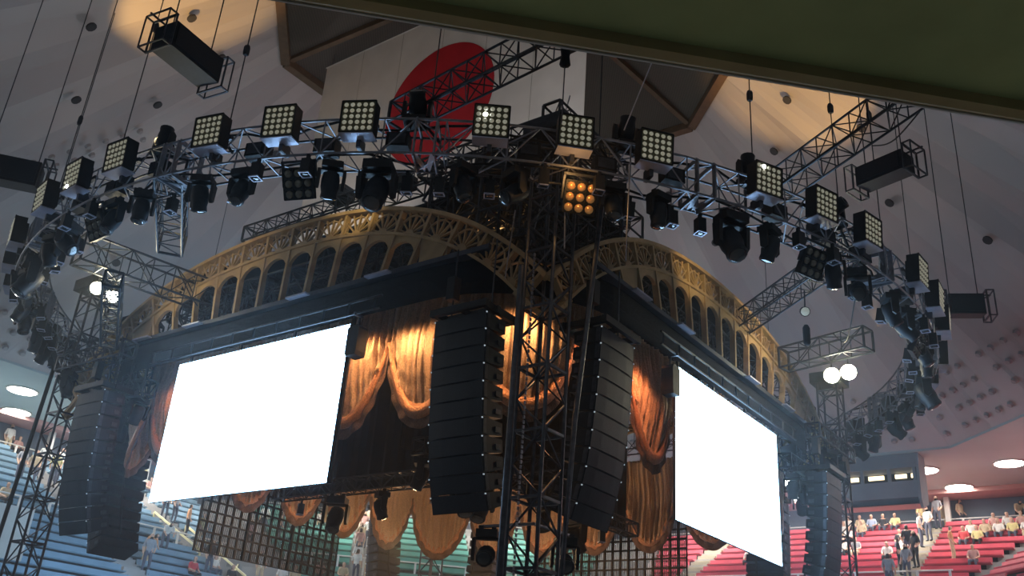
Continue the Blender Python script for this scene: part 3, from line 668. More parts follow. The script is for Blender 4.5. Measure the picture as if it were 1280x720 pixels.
for k in range(4):
    M = Matrix.Rotation(FROT[k], 3, 'Z'); base = CORN[k] + M @ Vector((S / 2, -0.05, 4.32))
    r_ = thing('led_screen', base, (0, 0, FROT[k]), {0: 'blank glowing white LED screen on the right near side', 3: 'blank glowing white LED screen on the left near side', 1: 'dark grid back of the see-through LED screen, lower right', 2: 'dark grid back of the see-through LED screen, lower left'}[k], 'screen', 'stage LED screens')
    for i in range(NXT):
        for jz in range(NZT): link('led_tile', ME_TILE, r_, ((i + 0.5) * tw - SW_ / 2, 0, (jz + 0.5) * th_))
    for i in range(0, NXT + 1, 1):
        if i % 6 == 1: MB().box(-0.03, 0.03, 0.05, 0.10, 0, SH_ + 0.2).build('hanging_bar', 'black_paint', r_, loc=(i * tw - SW_ / 2, 0, 0))
    # small side loudspeaker box by the screen
for k, s_ in ((3, S - 4.95), (0, 4.95)):
    M = Matrix.Rotation(FROT[k], 3, 'Z'); p = CORN[k] + M @ Vector((s_, -0.1, 7.05))
    r_ = thing('side_monitor', p, (0, 0, FROT[k]), 'small black box hanging beside the upper inner corner of the %s screen' % FNAME[k], 'speaker', 'boxes beside the screens')
    MB().prism([(-0.14, 0), (0.14, 0), (0.16, 0.1), (0.16, 0.62), (0.12, 0.7), (-0.12, 0.7), (-0.16, 0.62), (-0.16, 0.1)], 'y', -0.15, 0.15).build('body', 'cabinet', r_)
    MB().box(-0.02, 0.02, -0.02, 0.02, 0.68, 1.0).box(-0.03, 0.03, -0.2, 0.05, 0.93, 1.0).build('bracket', 'truss_steel', r_)

# ------------------------------------------------------------------ line arrays
CW, CH, CD = 1.26, 0.335, 0.62
cb = MB().prism([(-CD / 2, -CH / 2), (CD / 2, -CH / 2 + 0.05), (CD / 2, CH / 2 - 0.05), (-CD / 2, CH / 2)], 'x', -CW / 2, CW / 2)
ME_CAB = cb.mesh('cabinet', 'cabinet')
gr = MB().prism([(-CW / 2 + 0.02, -CD / 2), (-CW / 4, -CD / 2 - 0.02), (0.0, -CD / 2 - 0.024), (CW / 4, -CD / 2 - 0.02), (CW / 2 - 0.02, -CD / 2)], 'z', -CH / 2 + 0.015, CH / 2 - 0.015)
ME_GRL = gr.mesh('grille', 'grille')
sdp = MB()
for sx in (-1, 1): sdp.box(sx * CW / 2 - 0.012, sx * CW / 2 + 0.012, -CD / 2 + 0.03, -CD / 2 + 0.12, -CH / 2 + 0.03, CH / 2 - 0.03); sdp.box(sx * CW / 2 - 0.02, sx * CW / 2 + 0.02, 0.08, 0.24, -0.07, 0.03)
ME_SDP = sdp.mesh('side_plate', 'truss_steel')
glint_b = MB().box(-CW / 2 - 0.016, -CW / 2 + 0.004, -CD / 2 - 0.012, -CD / 2 + 0.012, CH / 2 - 0.04, CH / 2 - 0.015); glint_b.box(CW / 2 - 0.004, CW / 2 + 0.016, -CD / 2 - 0.012, -CD / 2 + 0.012, CH / 2 - 0.04, CH / 2 - 0.015)
ME_DOT = glint_b.mesh('edge_glint', 'glint_glow')  # glowing dots that imitate white reflections on the cabinet edges
def line_array(k, s_, yoff, ztop, n, label):
    M = Matrix.Rotation(FROT[k], 3, 'Z'); base = CORN[k] + M @ Vector((s_, yoff, ztop))
    r_ = thing('line_array', base, (0, 0, FROT[k]), label, 'loudspeaker', 'hanging line arrays')     # local -y is outwards
    y, z, ang = 0.0, -0.30, 0.5
    for i in range(n):
        ang += 0.9 if i < n * 0.55 else 3.1
        a = R(ang)
        # centre from the front top edge going down and back
        d = Vector((0, math.sin(a), -math.cos(a))); nf = Vector((0, -math.cos(a), -math.sin(a)))
        p = Vector((0, y, z)) + d * (CH / 2)
        c = p - nf * (CD / 2)
        cbn = link('cabinet', ME_CAB, r_, c, (a, 0, 0))
        link('grille', ME_GRL, cbn); tag(link('side_plate', ME_SDP, cbn), kind='stuff'); tag(link('edge_glint', ME_DOT, cbn), kind='stuff')
        y += d.y * (CH + 0.006); z += d.z * (CH + 0.006)
    # flying frame
    f = MB()
    for x in (-CW / 2 + 0.02, CW / 2 - 0.02): f.beam((x, -0.12, -0.17), (x, CD + 0.35, -0.17), 0.09, 0.14)
    for yy in (-0.08, CD * 0.5, CD + 0.28): f.beam((-CW / 2 - 0.06, yy, -0.17), (CW / 2 + 0.06, yy, -0.17), 0.10, 0.14)
    f.beam((0, -0.12, -0.16), (0, CD + 0.35, -0.16), 0.06, 0.1)
    f.build('flying_frame', 'black_paint', r_)
    for x in (-0.5, 0.5): MB().tube((x, 0.3, -0.12), (x, 0.3, 1.4), 0.018, 5).build('hoist_chain', 'truss_steel', r_)
    MB().box(-0.62, -0.42, 0.2, 0.4, 0.25, 0.75).build('motor', 'black_paint', r_)
    # cable loom down the back
    pts = [Vector((0.25, CD + 0.12, -0.2)), Vector((0.28, CD + 0.2, -1.2)), Vector((0.2, CD + 0.3, -2.4)), Vector((0.1, CD + 0.55, -3.4))]
    MB().path(pts, 0.03, 5).build('cable_loom', 'rubber', r_)
    return r_
for k in range(4):
    line_array(k, 1.50 if k == 0 else 2.5, -0.72, 7.42 if k == 0 else 7.65, 11, 'tall curved black line array on the %s side by the %s corner' % (FNAME[k], CNAME[k]))
    line_array(k, S - (1.50 if k == 3 else 2.5), -0.72, 7.42 if k == 3 else 7.65, 11, 'tall curved black line array on the %s side by the %s corner' % (FNAME[k], CNAME[(k + 1) % 4]))

# ------------------------------------------------------------------ lamp kinds (local +x is the way they face / outwards, hung from z = 0)
def lathe_dir(mb, prof, p, d, n=12, mi=0):           # lathe along direction d from p; prof (r, h)
    d = Vector(d).normalized(); x = d.orthogonal().normalized(); y = d.cross(x); vs = []
    for r_, h in prof:
        for k in range(n):
            g = 2 * math.pi * k / n; vs.append(Vector(p) + d * h + x * (r_ * math.cos(g)) + y * (r_ * math.sin(g)))
    fs = [(i * n + k, i * n + (k + 1) % n, (i + 1) * n + (k + 1) % n, (i + 1) * n + k) for i in range(len(prof) - 1) for k in range(n)]
    fs += [tuple(range(n))[::-1], tuple(range((len(prof) - 1) * n, len(prof) * n))]
    return mb.add(vs, fs, mi)
# LED lamp panel, five by five
PS = 0.66
ph_ = MB().box(-0.26, 0.0, -PS / 2, PS / 2, -PS / 2, PS / 2).box(-0.32, -0.26, -PS / 2 + 0.1, PS / 2 - 0.1, -PS / 2 + 0.1, PS / 2 - 0.1)
for s_ in (-1, 1): ph_.box(0, 0.025, s_ * PS / 2 - 0.012, s_ * PS / 2 + 0.012, -PS / 2, PS / 2); ph_.box(0, 0.025, -PS / 2, PS / 2, s_ * PS / 2 - 0.012, s_ * PS / 2 + 0.012)
ME_PH = ph_.mesh('housing', 'black_paint'); ME_PF = MB().box(0.0, 0.008, -PS / 2 + 0.014, PS / 2 - 0.014, -PS / 2 + 0.014, PS / 2 - 0.014).mesh('face_plate', 'panel_face')
ME_TRAY = MB().box(-0.30, 0.04, -PS / 2, PS / 2, -PS / 2 - 0.05, -PS / 2 - 0.03).mesh('tray', 'tray')
ME_HOOK = MB().box(-0.5, -0.2, -0.04, 0.04, -PS / 2 - 0.2, -PS / 2 + 0.02).box(-0.42, -0.34, -0.3, 0.3, -0.04, 0.04).mesh('clamp', 'truss_steel')
ln = MB(); ln.lathe([(0.046, 0.008), (0.044, 0.016), (0.036, 0.026), (0.018, 0.034), (0.004, 0.036)], 10, 'x'); ME_LENS = ln.mesh('lens', 'lens', True)
ln = MB(); ln.lathe([(0.046, 0.008), (0.044, 0.016), (0.036, 0.026), (0.018, 0.034), (0.004, 0.036)], 10, 'x'); ME_LENSL = ln.mesh('lens', 'lens_lit', True)
def lamp_panel(p, phi, label, lenses, lit=None):
    r_ = thing('matrix_blinder', p, (0, R(4), R(phi)), label, 'stage light', 'five by five lamp panels on the ring')
    link('housing', ME_PH, r_); link('face_plate', ME_PF, r_); link('tray', ME_TRAY, r_); link('clamp', ME_HOOK, r_)
    if lenses:
        for i in range(5):
            for j in range(5): link('lens', ME_LENSL if lit == (i, j) else ME_LENS, r_, (0, (i - 2) * 0.124, (j - 2) * 0.124))
    return r_
# nine lamp blinder
b9 = MB().box(-0.12, 0.0, -0.30, 0.30, -0.30, 0.30)
for i in range(4): b9.box(0, 0.03, -0.3 + i * 0.2 - 0.012, -0.3 + i * 0.2 + 0.012, -0.3, 0.3); b9.box(0, 0.03, -0.3, 0.3, -0.3 + i * 0.2 - 0.012, -0.3 + i * 0.2 + 0.012)
ME_B9 = b9.mesh('housing', 'black_paint')
l9 = MB(); l9.lathe([(0.085, 0.0), (0.08, 0.02), (0.05, 0.05), (0.01, 0.06)], 10, 'x'); ME_L9 = l9.mesh('bulb', 'bulb_grey', True)
l9 = MB(); l9.lathe([(0.085, 0.0), (0.08, 0.02), (0.05, 0.05), (0.01, 0.06)], 10, 'x'); ME_L9A = l9.mesh('bulb', 'amber_lens', True)
yk = MB().box(-0.1, -0.04, -0.36, -0.32, -0.05, 0.42).box(-0.1, -0.04, 0.32, 0.36, -0.05, 0.42).box(-0.1, -0.04, -0.36, 0.36, 0.40, 0.45); ME_YK9 = yk.mesh('yoke', 'truss_steel')
def blinder(p, phi, label, amber=False, tilt=28):
    r_ = thing('nine_lamp_blinder', p, (0, R(tilt), R(phi)), label, 'stage light', 'nine lamp blinders')
    link('housing', ME_B9, r_); link('yoke', ME_YK9, r_)
    for i in range(3):
        for j in range(3): link('bulb', ME_L9A if amber else ME_L9, r_, (0.0, (i - 1) * 0.2, (j - 1) * 0.2))
    return r_
# moving head
def mover_meshes(tilt, sc_):
    base = MB().box(-0.17, 0.17, -0.2, 0.2, -0.20, -0.06).box(-0.05, 0.05, -0.16, -0.08, -0.06, 0.02).box(-0.05, 0.05, 0.08, 0.16, -0.06, 0.02)
    yoke = MB().prism([(-0.25, -0.20), (0.25, -0.20), (0.25, -0.24), (-0.25, -0.24)], 'x', -0.06, 0.06)
    for s_ in (-1, 1): yoke.prism([(-0.09, -0.22), (0.09, -0.22), (0.075, -0.56), (0, -0.62), (-0.075, -0.56)], 'y', *sorted((s_ * 0.21, s_ * 0.27)))
    d = Vector((math.cos(tilt), 0, -math.sin(tilt))); c = Vector((0, 0, -0.52))
    head = MB(); lathe_dir(head, [(0.08, -0.26), (0.15, -0.23), (0.175, -0.1), (0.175, 0.05), (0.15, 0.16), (0.16, 0.25), (0.15, 0.27)], c, d, 12)
    lens = MB(); lathe_dir(lens, [(0.135, 0.272), (0.11, 0.285), (0.05, 0.295), (0.005, 0.297)], c, d, 12)
    for mb in (base, yoke, head, lens): mb.v = [tuple(x * sc_ for x in v) for v in mb.v]
    return base.mesh('base', 'black_paint'), yoke.mesh('yoke', 'black_paint'), head.mesh('head', 'cabinet', True), lens.mesh('lens', 'lens_dark', True)
MV = [mover_meshes(R(t), s_) for t, s_ in ((70, 1.0), (88, 0.95), (40, 1.05), (62, 1.35), (20, 0.95))]
def mover(p, phi, kind, label, group='moving lights on the ring'):
    r_ = thing('moving_head', p, (0, 0, R(phi)), label, 'stage light', group); b_, y_, h_, l_ = MV[kind]
    link('base', b_, r_); yo = link('yoke', y_, r_); hd = link('head', h_, r_); link('lens', l_, hd); return r_
# square LED par hanging straight down with a pale rim
pm = MB().box(-0.09, 0.09, -0.09, 0.09, -0.42, -0.10).box(-0.03, 0.03, -0.03, 0.03, -0.10, 0.02); ME_PAR = pm.mesh('housing', 'black_paint')
pr = MB()
for s_ in (-1, 1): pr.box(s_ * 0.095 - 0.01, s_ * 0.095 + 0.01, -0.105, 0.105, -0.432, -0.41); pr.box(-0.105, 0.105, s_ * 0.095 - 0.01, s_ * 0.095 + 0.01, -0.432, -0.41)
ME_PARR = pr.mesh('rim', 'tray'); ME_PARL = MB().lathe([(0.08, -0.422), (0.05, -0.428), (0.01, -0.43)], 10).mesh('lens', 'lens_dark', True)
def par(p, phi, label, tilt=0):
    r_ = thing('par_lamp', p, (0, R(tilt), R(phi)), label, 'stage light', 'square par lamps under the ring')
    link('housing', ME_PAR, r_); link('rim', ME_PARR, r_); link('lens', ME_PARL, r_); return r_

# ------------------------------------------------------------------ the ring truss
RI, RO, RZ0, RZ1 = 12.6, 13.25, 9.57, 10.33
ring = thing('ring_truss', CE + Vector((0, 0, RZ0)), None, 'large circular lighting truss hanging around the stage', 'truss')
NB = 140
def rp(r_, deg, z): return Vector((r_ * math.cos(R(deg)), r_ * math.sin(R(deg)), z - RZ0))
SEG = 24.0; SC0 = -106.2
mb = MB(); cs = [(RI, RZ0), (RO, RZ0), (RO, RZ1), (RI, RZ1)]
for c in cs: MB().path([rp(c[0], i * 360 / NB, c[1]) for i in range(NB)], 0.026, 6, True).build('chord', 'alu' if c[0] == RO else 'truss_steel', ring)  # outer chords and bracing paler: screen light from below put into the colour
for i in range(NB):
    d0, d1 = i * 360 / NB, (i + 1) * 360 / NB
    for k in range(4):
        a, b_ = cs[k], cs[(k + 1) % 4]
        if i % 2 == 0: mb.tube(rp(a[0], d0, a[1]), rp(b_[0], d0, b_[1]), 0.017, 4, caps=False)
        s0, s1 = (a, b_) if (i + k) % 2 else (b_, a)
        mb.tube(rp(s0[0], d0, s0[1]), rp(s1[0], d1, s1[1]), 0.017, 4, caps=False)
tag(mb.build('bracing', 'alu', ring), kind='stuff')
for k in range(15):
    jd = SC0 + 12.0 + k * SEG
    for off in (-0.85, 0.85):
        e = MB()
        for q in range(4):
            a, b_ = cs[q], cs[(q + 1) % 4]; e.beam(rp(a[0], jd + off, a[1]), rp(b_[0], jd + off, b_[1]), 0.11, 0.03, un(jd + 90))
        e.build('joint_frame', 'alu', ring)
    e = MB(); e.beam(rp(RO, jd - 0.8, RZ0), rp(RI, jd, RZ0), 0.1, 0.02); e.beam(rp(RO, jd + 0.8, RZ0), rp(RI, jd, RZ0), 0.1, 0.02); e.build('joint_brace', 'alu', ring)
# cable loom laid along the ring
pts = [rp(12.9 + 0.2 * math.sin(i * 1.7), i * 3, RZ1 + 0.05 + 0.04 * math.sin(i * 2.3)) for i in range(120)]
MB().path(pts, 0.028, 5, True).build('cable_loom', 'rubber', ring)
pts = [rp(12.9 + 0.2 * math.sin(i * 1.1 + 1), i * 3, RZ0 + 0.06 + 0.05 * math.sin(i * 1.9)) for i in range(120)]
MB().path(pts, 0.026, 5, True).build('cable_loom', 'rubber', ring)
def ringp(r_, deg, z): return CE + Vector((r_ * math.cos(R(deg)), r_ * math.sin(R(deg)), z))
n_p = n_b = n_m = n_r = 0
for k in range(-4, 6):
    c = SC0 + k * SEG
    for q in (-6.7, 0, 6.7):
        d = c + q; vis = -168 < d < -8
        lit = {(-1, 0): (1, 0), (1, -6.7): (1, 3), (2, -6.7): (1, 4)}.get((k, q))
        lamp_panel(ringp(13.60, d, 10.14), d, 'square black lamp panel of twenty-five lenses on the ring, %s from the left end' % ordn(n_p), vis, lit); n_p += 1
    blinder(ringp(12.95, c + 1.2, 9.12), c, 'nine lamp blinder under the ring, %s from the left end%s' % (ordn(n_b), ', glowing amber' if k == 1 else ''), k == 1); n_b += 1
    for q, kd in ((-8.6, 3 if k in (2, 4, -3) else 0), (-4.3, 2 if k % 2 else 0), (4.1, 0), (8.2, 3 if k in (0, -2) else (1 if k % 2 else 2))):
        mover(ringp(12.95, c + q, RZ0 + 0.0), c + q + random.choice((0, 40, -60, 120, 200)) * (kd != 3), kd, 'black moving head lamp under the ring, %s from the left end' % ordn(n_m)); n_m += 1
    for q in (-10.8, -6.4, -2.1, 2.4, 6.2, 10.3):
        par(ringp(RI if abs(q) > 3 else RO, c + q, RZ0 - 0.03), c + q, 'small square black par lamp under the ring, %s from the left end' % ordn(n_r), random.choice((0, 0, 12))); n_r += 1
    # clutter in the truss: power and data boxes
    for q, z in ((-3.4, 9.95), (3.2, 9.9), (9.5, 10.0)):
        bx = thing('power_box', ringp(12.92, c + q, z - 0.15), (0, 0, R(c + q)), 'black power box inside the ring truss, %s from the left end' % ordn((k + 4) * 3 + (q > -3) + (q > 5)), 'box', 'power boxes in the ring')
        MB().box(-0.15, 0.15, -0.22, 0.22, 0, 0.3).build('case', 'black_paint', bx); MB().box(0.15, 0.17, -0.16, 0.16, 0.04, 0.26).build('front_plate', 'truss_steel', bx)
# a few upright lamps and fans on top of the ring
for i, (d, kd) in enumerate(((-95.5, 2), (-52.5, 4), (-64.5, 1), (-121.5, 1), (-128, 1), (-77, 0))):
    r_ = mover(ringp(12.9, d, RZ1 + 0.02), d, kd, 'black lamp standing on top of the ring, %s of six' % ORD[i], 'lamps on top of the ring'); r_.rotation_euler = (math.pi, 0, R(d))
# chain hoists and steel wires up to the ceiling
WZ = 22.0
for i, d in enumerate((-158, -146, -128.5, -113.5, -94.3, -79.5, -64, -52, -43, -20, 150, 30)):
    base = ringp(12.92, d, RZ1)
    zt = 12.5 + (A0 - 12.95) * (RIM_Z - 12.5) / (A0 - RIM_A) - 0.5
    h_ = thing('chain_hoist', base, (0, 0, R(d)), 'chain hoist and wire holding up the ring, %s around' % ORD[i], 'hoist', 'ring hoists')
    MB().tube((0, 0, 0.0), (0, 0, zt - RZ1), 0.013, 5).build('wire', 'truss_black', h_)
    MB().prism([(-0.04, 0), (0.04, 0), (0.055, 0.06), (0.055, 0.2), (0.03, 0.26), (-0.03, 0.26), (-0.055, 0.2), (-0.055, 0.06)], 'y', -0.04, 0.04).build('motor', 'truss_black', h_, loc=(0, 0, 2.2 + (i % 3) * 0.9))
    MB().tube((0, 0, 0), (0, 0.25, -0.3), 0.03, 5).build('sling', 'rubber', h_)

# ------------------------------------------------------------------ outer and inner single trusses
box_truss('box_truss', (5.55, 19.3, 11.55), (7.75, 13.7, 11.55), 0.55, 0.55, 0.5, 'truss_black', 'open box truss running out from the ring towards the upper right', 'outrigger trusses', 0.028, 0.014)
box_truss('box_truss', (-2.6, 16.4, 11.2), (0.9, 13.1, 11.2), 0.5, 0.5, 0.45, 'truss_black', 'open box truss crossing in front of the red disc of the flag', 'outrigger trusses', 0.028, 0.014)
box_truss('box_truss', (6.2, 25.1, 10.6), (7.9, 18.9, 10.6), 0.5, 0.5, 0.5, 'truss_black', 'open box truss between the right arch and the ring', 'outrigger trusses', 0.028, 0.014)
box_truss('box_truss', (-7.15, 16.9, 9.85), (-8.15, 20.4, 9.85), 0.55, 0.55, 0.5, 'truss_black', 'short truss stub hanging inside the ring at the upper left', 'outrigger trusses', 0.028, 0.014)
tl_ = box_truss('box_truss', (-10.75, 21.3, 9.95), (-7.7, 24.1, 9.95), 0.6, 0.7, 0.6, 'truss_black', 'box truss with two bright lamps beside the left end of the arch', 'outrigger trusses', 0.03, 0.016)
tr_ = box_truss('box_truss', (8.0, 25.6, 10.15), (9.7, 23.6, 10.15), 0.5, 0.6, 0.6, 'truss_black', 'box truss with two bright lamps beside the right end of the arch', 'outrigger trusses', 0.03, 0.016)
box_truss('box_truss', (-9.5, 20.8, 9.0), (-10.6, 24.0, 8.6), 0.4, 0.4, 0.5, 'truss_black', 'low tilted truss between the two lamps and the left tower', 'outrigger trusses')
# bright work lamps
for i, (p, lb, s_) in enumerate((((-10.55, 22.35, 9.38), 'left one of the two glaring work lamps on the left truss', 0.16), ((-10.25, 22.66, 9.31), 'right one of the two glaring work lamps on the left truss', 0.16), ((9.0, 24.6, 9.40), 'left one of the two glaring work lamps on the right truss', 0.21), ((9.42, 24.46, 9.48), 'right one of the two glaring work lamps on the right truss', 0.21))):
    d = (Vector((0, 0, 0)) - Vector(p)).normalized()
    r_ = thing('work_lamp', p, None, lb, 'work light', 'glaring work lamps')
    mb = MB(); lathe_dir(mb, [(s_ * 0.5, -0.3), (s_ * 0.9, -0.2), (s_ * 1.1, 0.0), (s_ * 1.1, 0.02)], (0, 0, 0), d, 12); mb.build('housing', 'black_paint', r_)
    mb = MB(); lathe_dir(mb, [(s_, 0.022), (s_ * 0.8, 0.05), (s_ * 0.02, 0.07)], (0, 0, 0), d, 14); mb.build('glass', 'lamp_glow', r_)
    MB().beam(-d * 0.12, Vector((0, 0, 0.42)) - d * 0.1, 0.04, 0.06).build('bracket', 'truss_steel', r_)
# hanging arena loudspeaker boxes
def hang_box(p, rotz, lx, ly, lz, label, tiltx=0.0):
    r_ = thing('hanging_speaker', p, (tiltx, 0, rotz), label, 'loudspeaker', 'hanging house speaker boxes')
    mb = MB().prism([(-ly / 2, 0.0), (ly / 2, 0.06), (ly / 2, lz), (-ly / 2, lz)], 'x', -lx / 2, lx / 2); mb.build('body', 'cabinet', r_)
    MB().prism([(-lx / 2 + 0.06, 0.08), (lx / 2 - 0.06, 0.08), (lx / 2 - 0.06, lz - 0.06), (-lx / 2 + 0.06, lz - 0.06)], 'y', -ly / 2 - 0.02, -ly / 2).build('grille', 'grille', r_)
    for x in (-1, 1):
        e = MB()
        for (a, b_) in (((-.55, -.05), (-.55, lz + .1)), ((-.55, lz + .1), (.55, lz + .1)), ((.55, lz + .1), (.55, -.05)), ((.55, -.05), (-.55, -.05))):
            e.beam((x * (lx / 2 + 0.06), a[0] * ly, a[1]), (x * (lx / 2 + 0.06), b_[0] * ly, b_[1]), 0.04, 0.04)
            e.beam((x * (lx / 2 + 0.26), a[0] * ly, a[1]), (x * (lx / 2 + 0.26), b_[0] * ly, b_[1]), 0.03, 0.03)
        for y_ in (-.55, .55):
            for z_ in (-.05, lz + .1): e.beam((x * (lx / 2 + 0.04), y_ * ly, z_), (x * (lx / 2 + 0.27), y_ * ly, z_), 0.03, 0.03)
        e.build('end_cage', 'truss_steel', r_)
        MB().tube((x * lx * 0.4, 0, lz), (x * lx * 0.4, 0, 8.0), 0.014, 5).build('wire', 'truss_black', r_)
    MB().tube((-lx / 2 - .3, ly * .3, lz + .12), (lx / 2 + .3, ly * .3, lz + .12), 0.025, 5).build('top_bar', 'truss_steel', r_)
    return r_
hang_box((-7.15, 16.3, 11.95), R(61), 1.35, 0.62, 0.62, 'long dark speaker box with cage ends hanging at the upper left')
hang_box((8.35, 18.5, 11.9), R(-53), 1.15, 0.55, 0.5, 'dark speaker box hanging to the right of the ring')
hang_box((-13.25, 21.6, 11.75), R(16), 1.5, 0.6, 0.7, 'dark speaker box in a frame cut off by the left edge')
hang_box((12.9, 24.4, 11.4), R(-11), 0.95, 0.5, 0.62, 'dark speaker box hanging beyond the right end of the ring')
# small lamp and chain bag on the right inner truss
p = Vector((7.35, 21.6, 9.75)); r_ = thing('hanging_lamp', p, (0, 0, R(-100)), 'small round lamp and cable bag hanging from the right inner truss', 'stage light')
mb = MB(); lathe_dir(mb, [(0.05, -0.2), (0.12, -0.15), (0.13, 0.02)], (0, 0, 0.15), (1, 0, -0.5), 10); mb.build('housing', 'black_paint', r_)
mb = MB(); lathe_dir(mb, [(0.11, 0.022), (0.06, 0.03), (0.01, 0.035)], (0, 0, 0.15), (1, 0, -0.5), 10); mb.build('lens', 'lens', r_)
MB().tube((0, 0, 0.15), (0.1, 0, 0.7), 0.02, 5).build('bracket', 'truss_steel', r_); MB().lathe([(0.06, -0.75), (0.09, -0.7), (0.09, -0.3), (0.05, -0.22)], 8).build('cable_bag', 'black_cloth', r_)
# chain bag hanging before the flag
p = Vector((0.62, 13.37, 10.86)); r_ = thing('chain_bag', p, None, 'black chain bag hanging from the truss before the flag', 'bag')
MB().lathe([(0.03, -0.42), (0.1, -0.38), (0.075, -0.2), (0.1, 0.02), (0.04, 0.08)], 8).build('sack', 'black_cloth', r_); MB().tube((0, 0, -0.42), (0, 0, -1.6), 0.012, 5).build('chain', 'truss_steel', r_)
# dark wing shaped reflector under it
tag(MB().prism([(0, 0), (0.75, 0.0), (0.72, 0.42)], 'y', -0.03, 0.03).build('wing_bracket', 'truss_black', loc=ringp(13.3, -83.6, RZ1 - 0.05), rot=(0, 0, R(8))), 'dark triangular bracket standing on the ring beside a lamp panel', 'bracket')
# slack cables
def cable(pts, r_, label, mt_='rubber'):
    P = [Vector(p) for p in pts]; o_ = []
    for i in range(len(P) - 1):
        p0, p1, p2, p3 = P[max(0, i - 1)], P[i], P[i + 1], P[min(len(P) - 1, i + 2)]
        for j in range(8):
            t = j / 8; o_.append(0.5 * ((2 * p1) + (p2 - p0) * t + (2 * p0 - 5 * p1 + 4 * p2 - p3) * t * t + (3 * p1 - p0 - 3 * p2 + p3) * t ** 3))
    o_.append(P[-1]); tag(MB().path(o_, r_, 5).build('slack_cable', mt_), label, 'cable', 'slack cables')
cable([(7.6, 14.1, 11.3), (7.75, 14.6, 11.5), (7.7, 16.4, 11.6), (7.9, 18.0, 12.5)], 0.016, 'pair of slack cables drooping from the upper right truss')
cable([(7.9, 19.2, 10.3), (8.2, 20.6, 9.7), (8.7, 22.6, 9.6), (8.9, 24.0, 10.4)], 0.016, 'slack cable looping between the ring and the right work lamp truss')
cable([ringp(13.2, -150, 9.6), ringp(12.6, -150, 8.9), ringp(12.7, -158, 9.1), ringp(13.0, -163, 9.6)], 0.02, 'slack cable loop under the left part of the ring')
# ratchet strap from the ring to the slab
cable([ringp(13.4, -78, 10.5), (2.45, 13.0, 11.55), (2.9, 11.6, 12.4), (3.3, 10.4, 13.4)], 0.012, 'pale strap stretched from the ring up to the slab edge', 'tray')
# ------------------------------------------------------------------ lamps and pipes inside the stage
def P4(x, y, z): return NC + vb * x + va * y + Vector((0, 0, z))
sides = [((3.0, 5.6), (13.5, 5.6)), ((5.6, 3.0), (5.6, 13.5))]
SNM = ['right', 'left']
for i, (a, b_) in enumerate(sides):
    box_truss('box_truss', P4(*a, 5.95), P4(*b_, 5.95), 0.4, 0.4, 0.5, 'truss_black', 'inner lighting truss behind the %s curtains under the roof' % SNM[i], 'inner trusses')
    for j in range(6):
        f_ = (j + (0.5 if i else 0.1)) / 6; x = a[0] + (b_[0] - a[0]) * f_; y = a[1] + (b_[1] - a[1]) * f_
        if j % 3 != 2: mover(P4(x, y, 5.72), random.uniform(0, 360), (0, 3, 1)[j % 3], 'black moving head on the inner %s truss, %s along' % (SNM[i], ORD[j]), 'lamps inside the stage')
        else:
            q = par(P4(x + (0.2 if i else 0), y + (0 if i else 0.2), 5.72), 20, 'square par lamp on the inner %s truss, %s along' % (SNM[i], ORD[j])); q['group'] = 'lamps inside the stage'
for p, kd, cnm, i in CLUSTER: mover(p, (i * 73) % 360, kd, 'black moving head in the truss cluster at the %s corner, %s of seven' % (cnm, ORD[i]), 'lamps at the stage corners')
# two big lamps on pipes either side of the near tower
for sx, lb in ((-1, 'left'), (1, 'right')):
    d = -vb if sx < 0 else -va
    side = (va if sx < 0 else vb)
    p0 = NC + Vector((0, 0, 3.2)); p1 = NC + side * 0.95 + d * 0.05 + Vector((0, 0, 3.2))
    r_ = mover(p1 + Vector((0, 0, -0.02)), -97 if sx < 0 else -85, 4, 'big moving head lamp on a pipe to the %s of the near tower' % lb, 'lamps by the near tower')
    MB().tube((0, 0, 0), (0, 0, 0), 0.03)
    tag(MB().tube(p0, p1 + side * 0.2, 0.03, 6).build('lamp_pipe', 'alu'), 'short pipe arm carrying the lamp %s of the near tower' % lb, 'pipe', 'lamp pipes')

# ------------------------------------------------------------------ flag with the red disc
FA = -37.4
fo = thing('hanging_flag', (-0.88, 25.0, 0), (0, 0, R(FA)), 'huge white flag with a red disc hanging from the ceiling', 'flag')
x0, x1, z0, z1 = -8.75, 3.25, 14.9, 22.75
for i in range(6):
    xa, xb = x0 + (x1 - x0) * i / 6, x0 + (x1 - x0) * (i + 1) / 6
    MB().box(xa + 0.008, xb - 0.008, 0.0, 0.02, z0, z1).build('cloth_strip', 'flag_white', fo)
for i in range(5):
    xa = x0 + (x1 - x0) * (i + 1) / 6; MB().box(xa - 0.012, xa + 0.012, 0.004, 0.016, z0, z1).build('seam', 'panel_face', fo)
MB().lathe([(2.36, 0.0), (2.36, 0.024)], 64, 'y', c=(-2.62, -0.026, 18.85)).build('red_disc', 'flag_red', fo)
MB().tube((x0 - 0.05, 0.01, z1), (x1 + 0.05, 0.01, z1), 0.03, 6).build('top_batten', 'trim_white', fo)
for x in (x0 + 0.3, -2.7, x1 - 0.3): MB().tube((x, 0.01, z1), (x, 0.01, 25.2 if abs(x + 2.7) < 1 else 23.3), 0.01, 4).build('wire', 'truss_steel', fo)

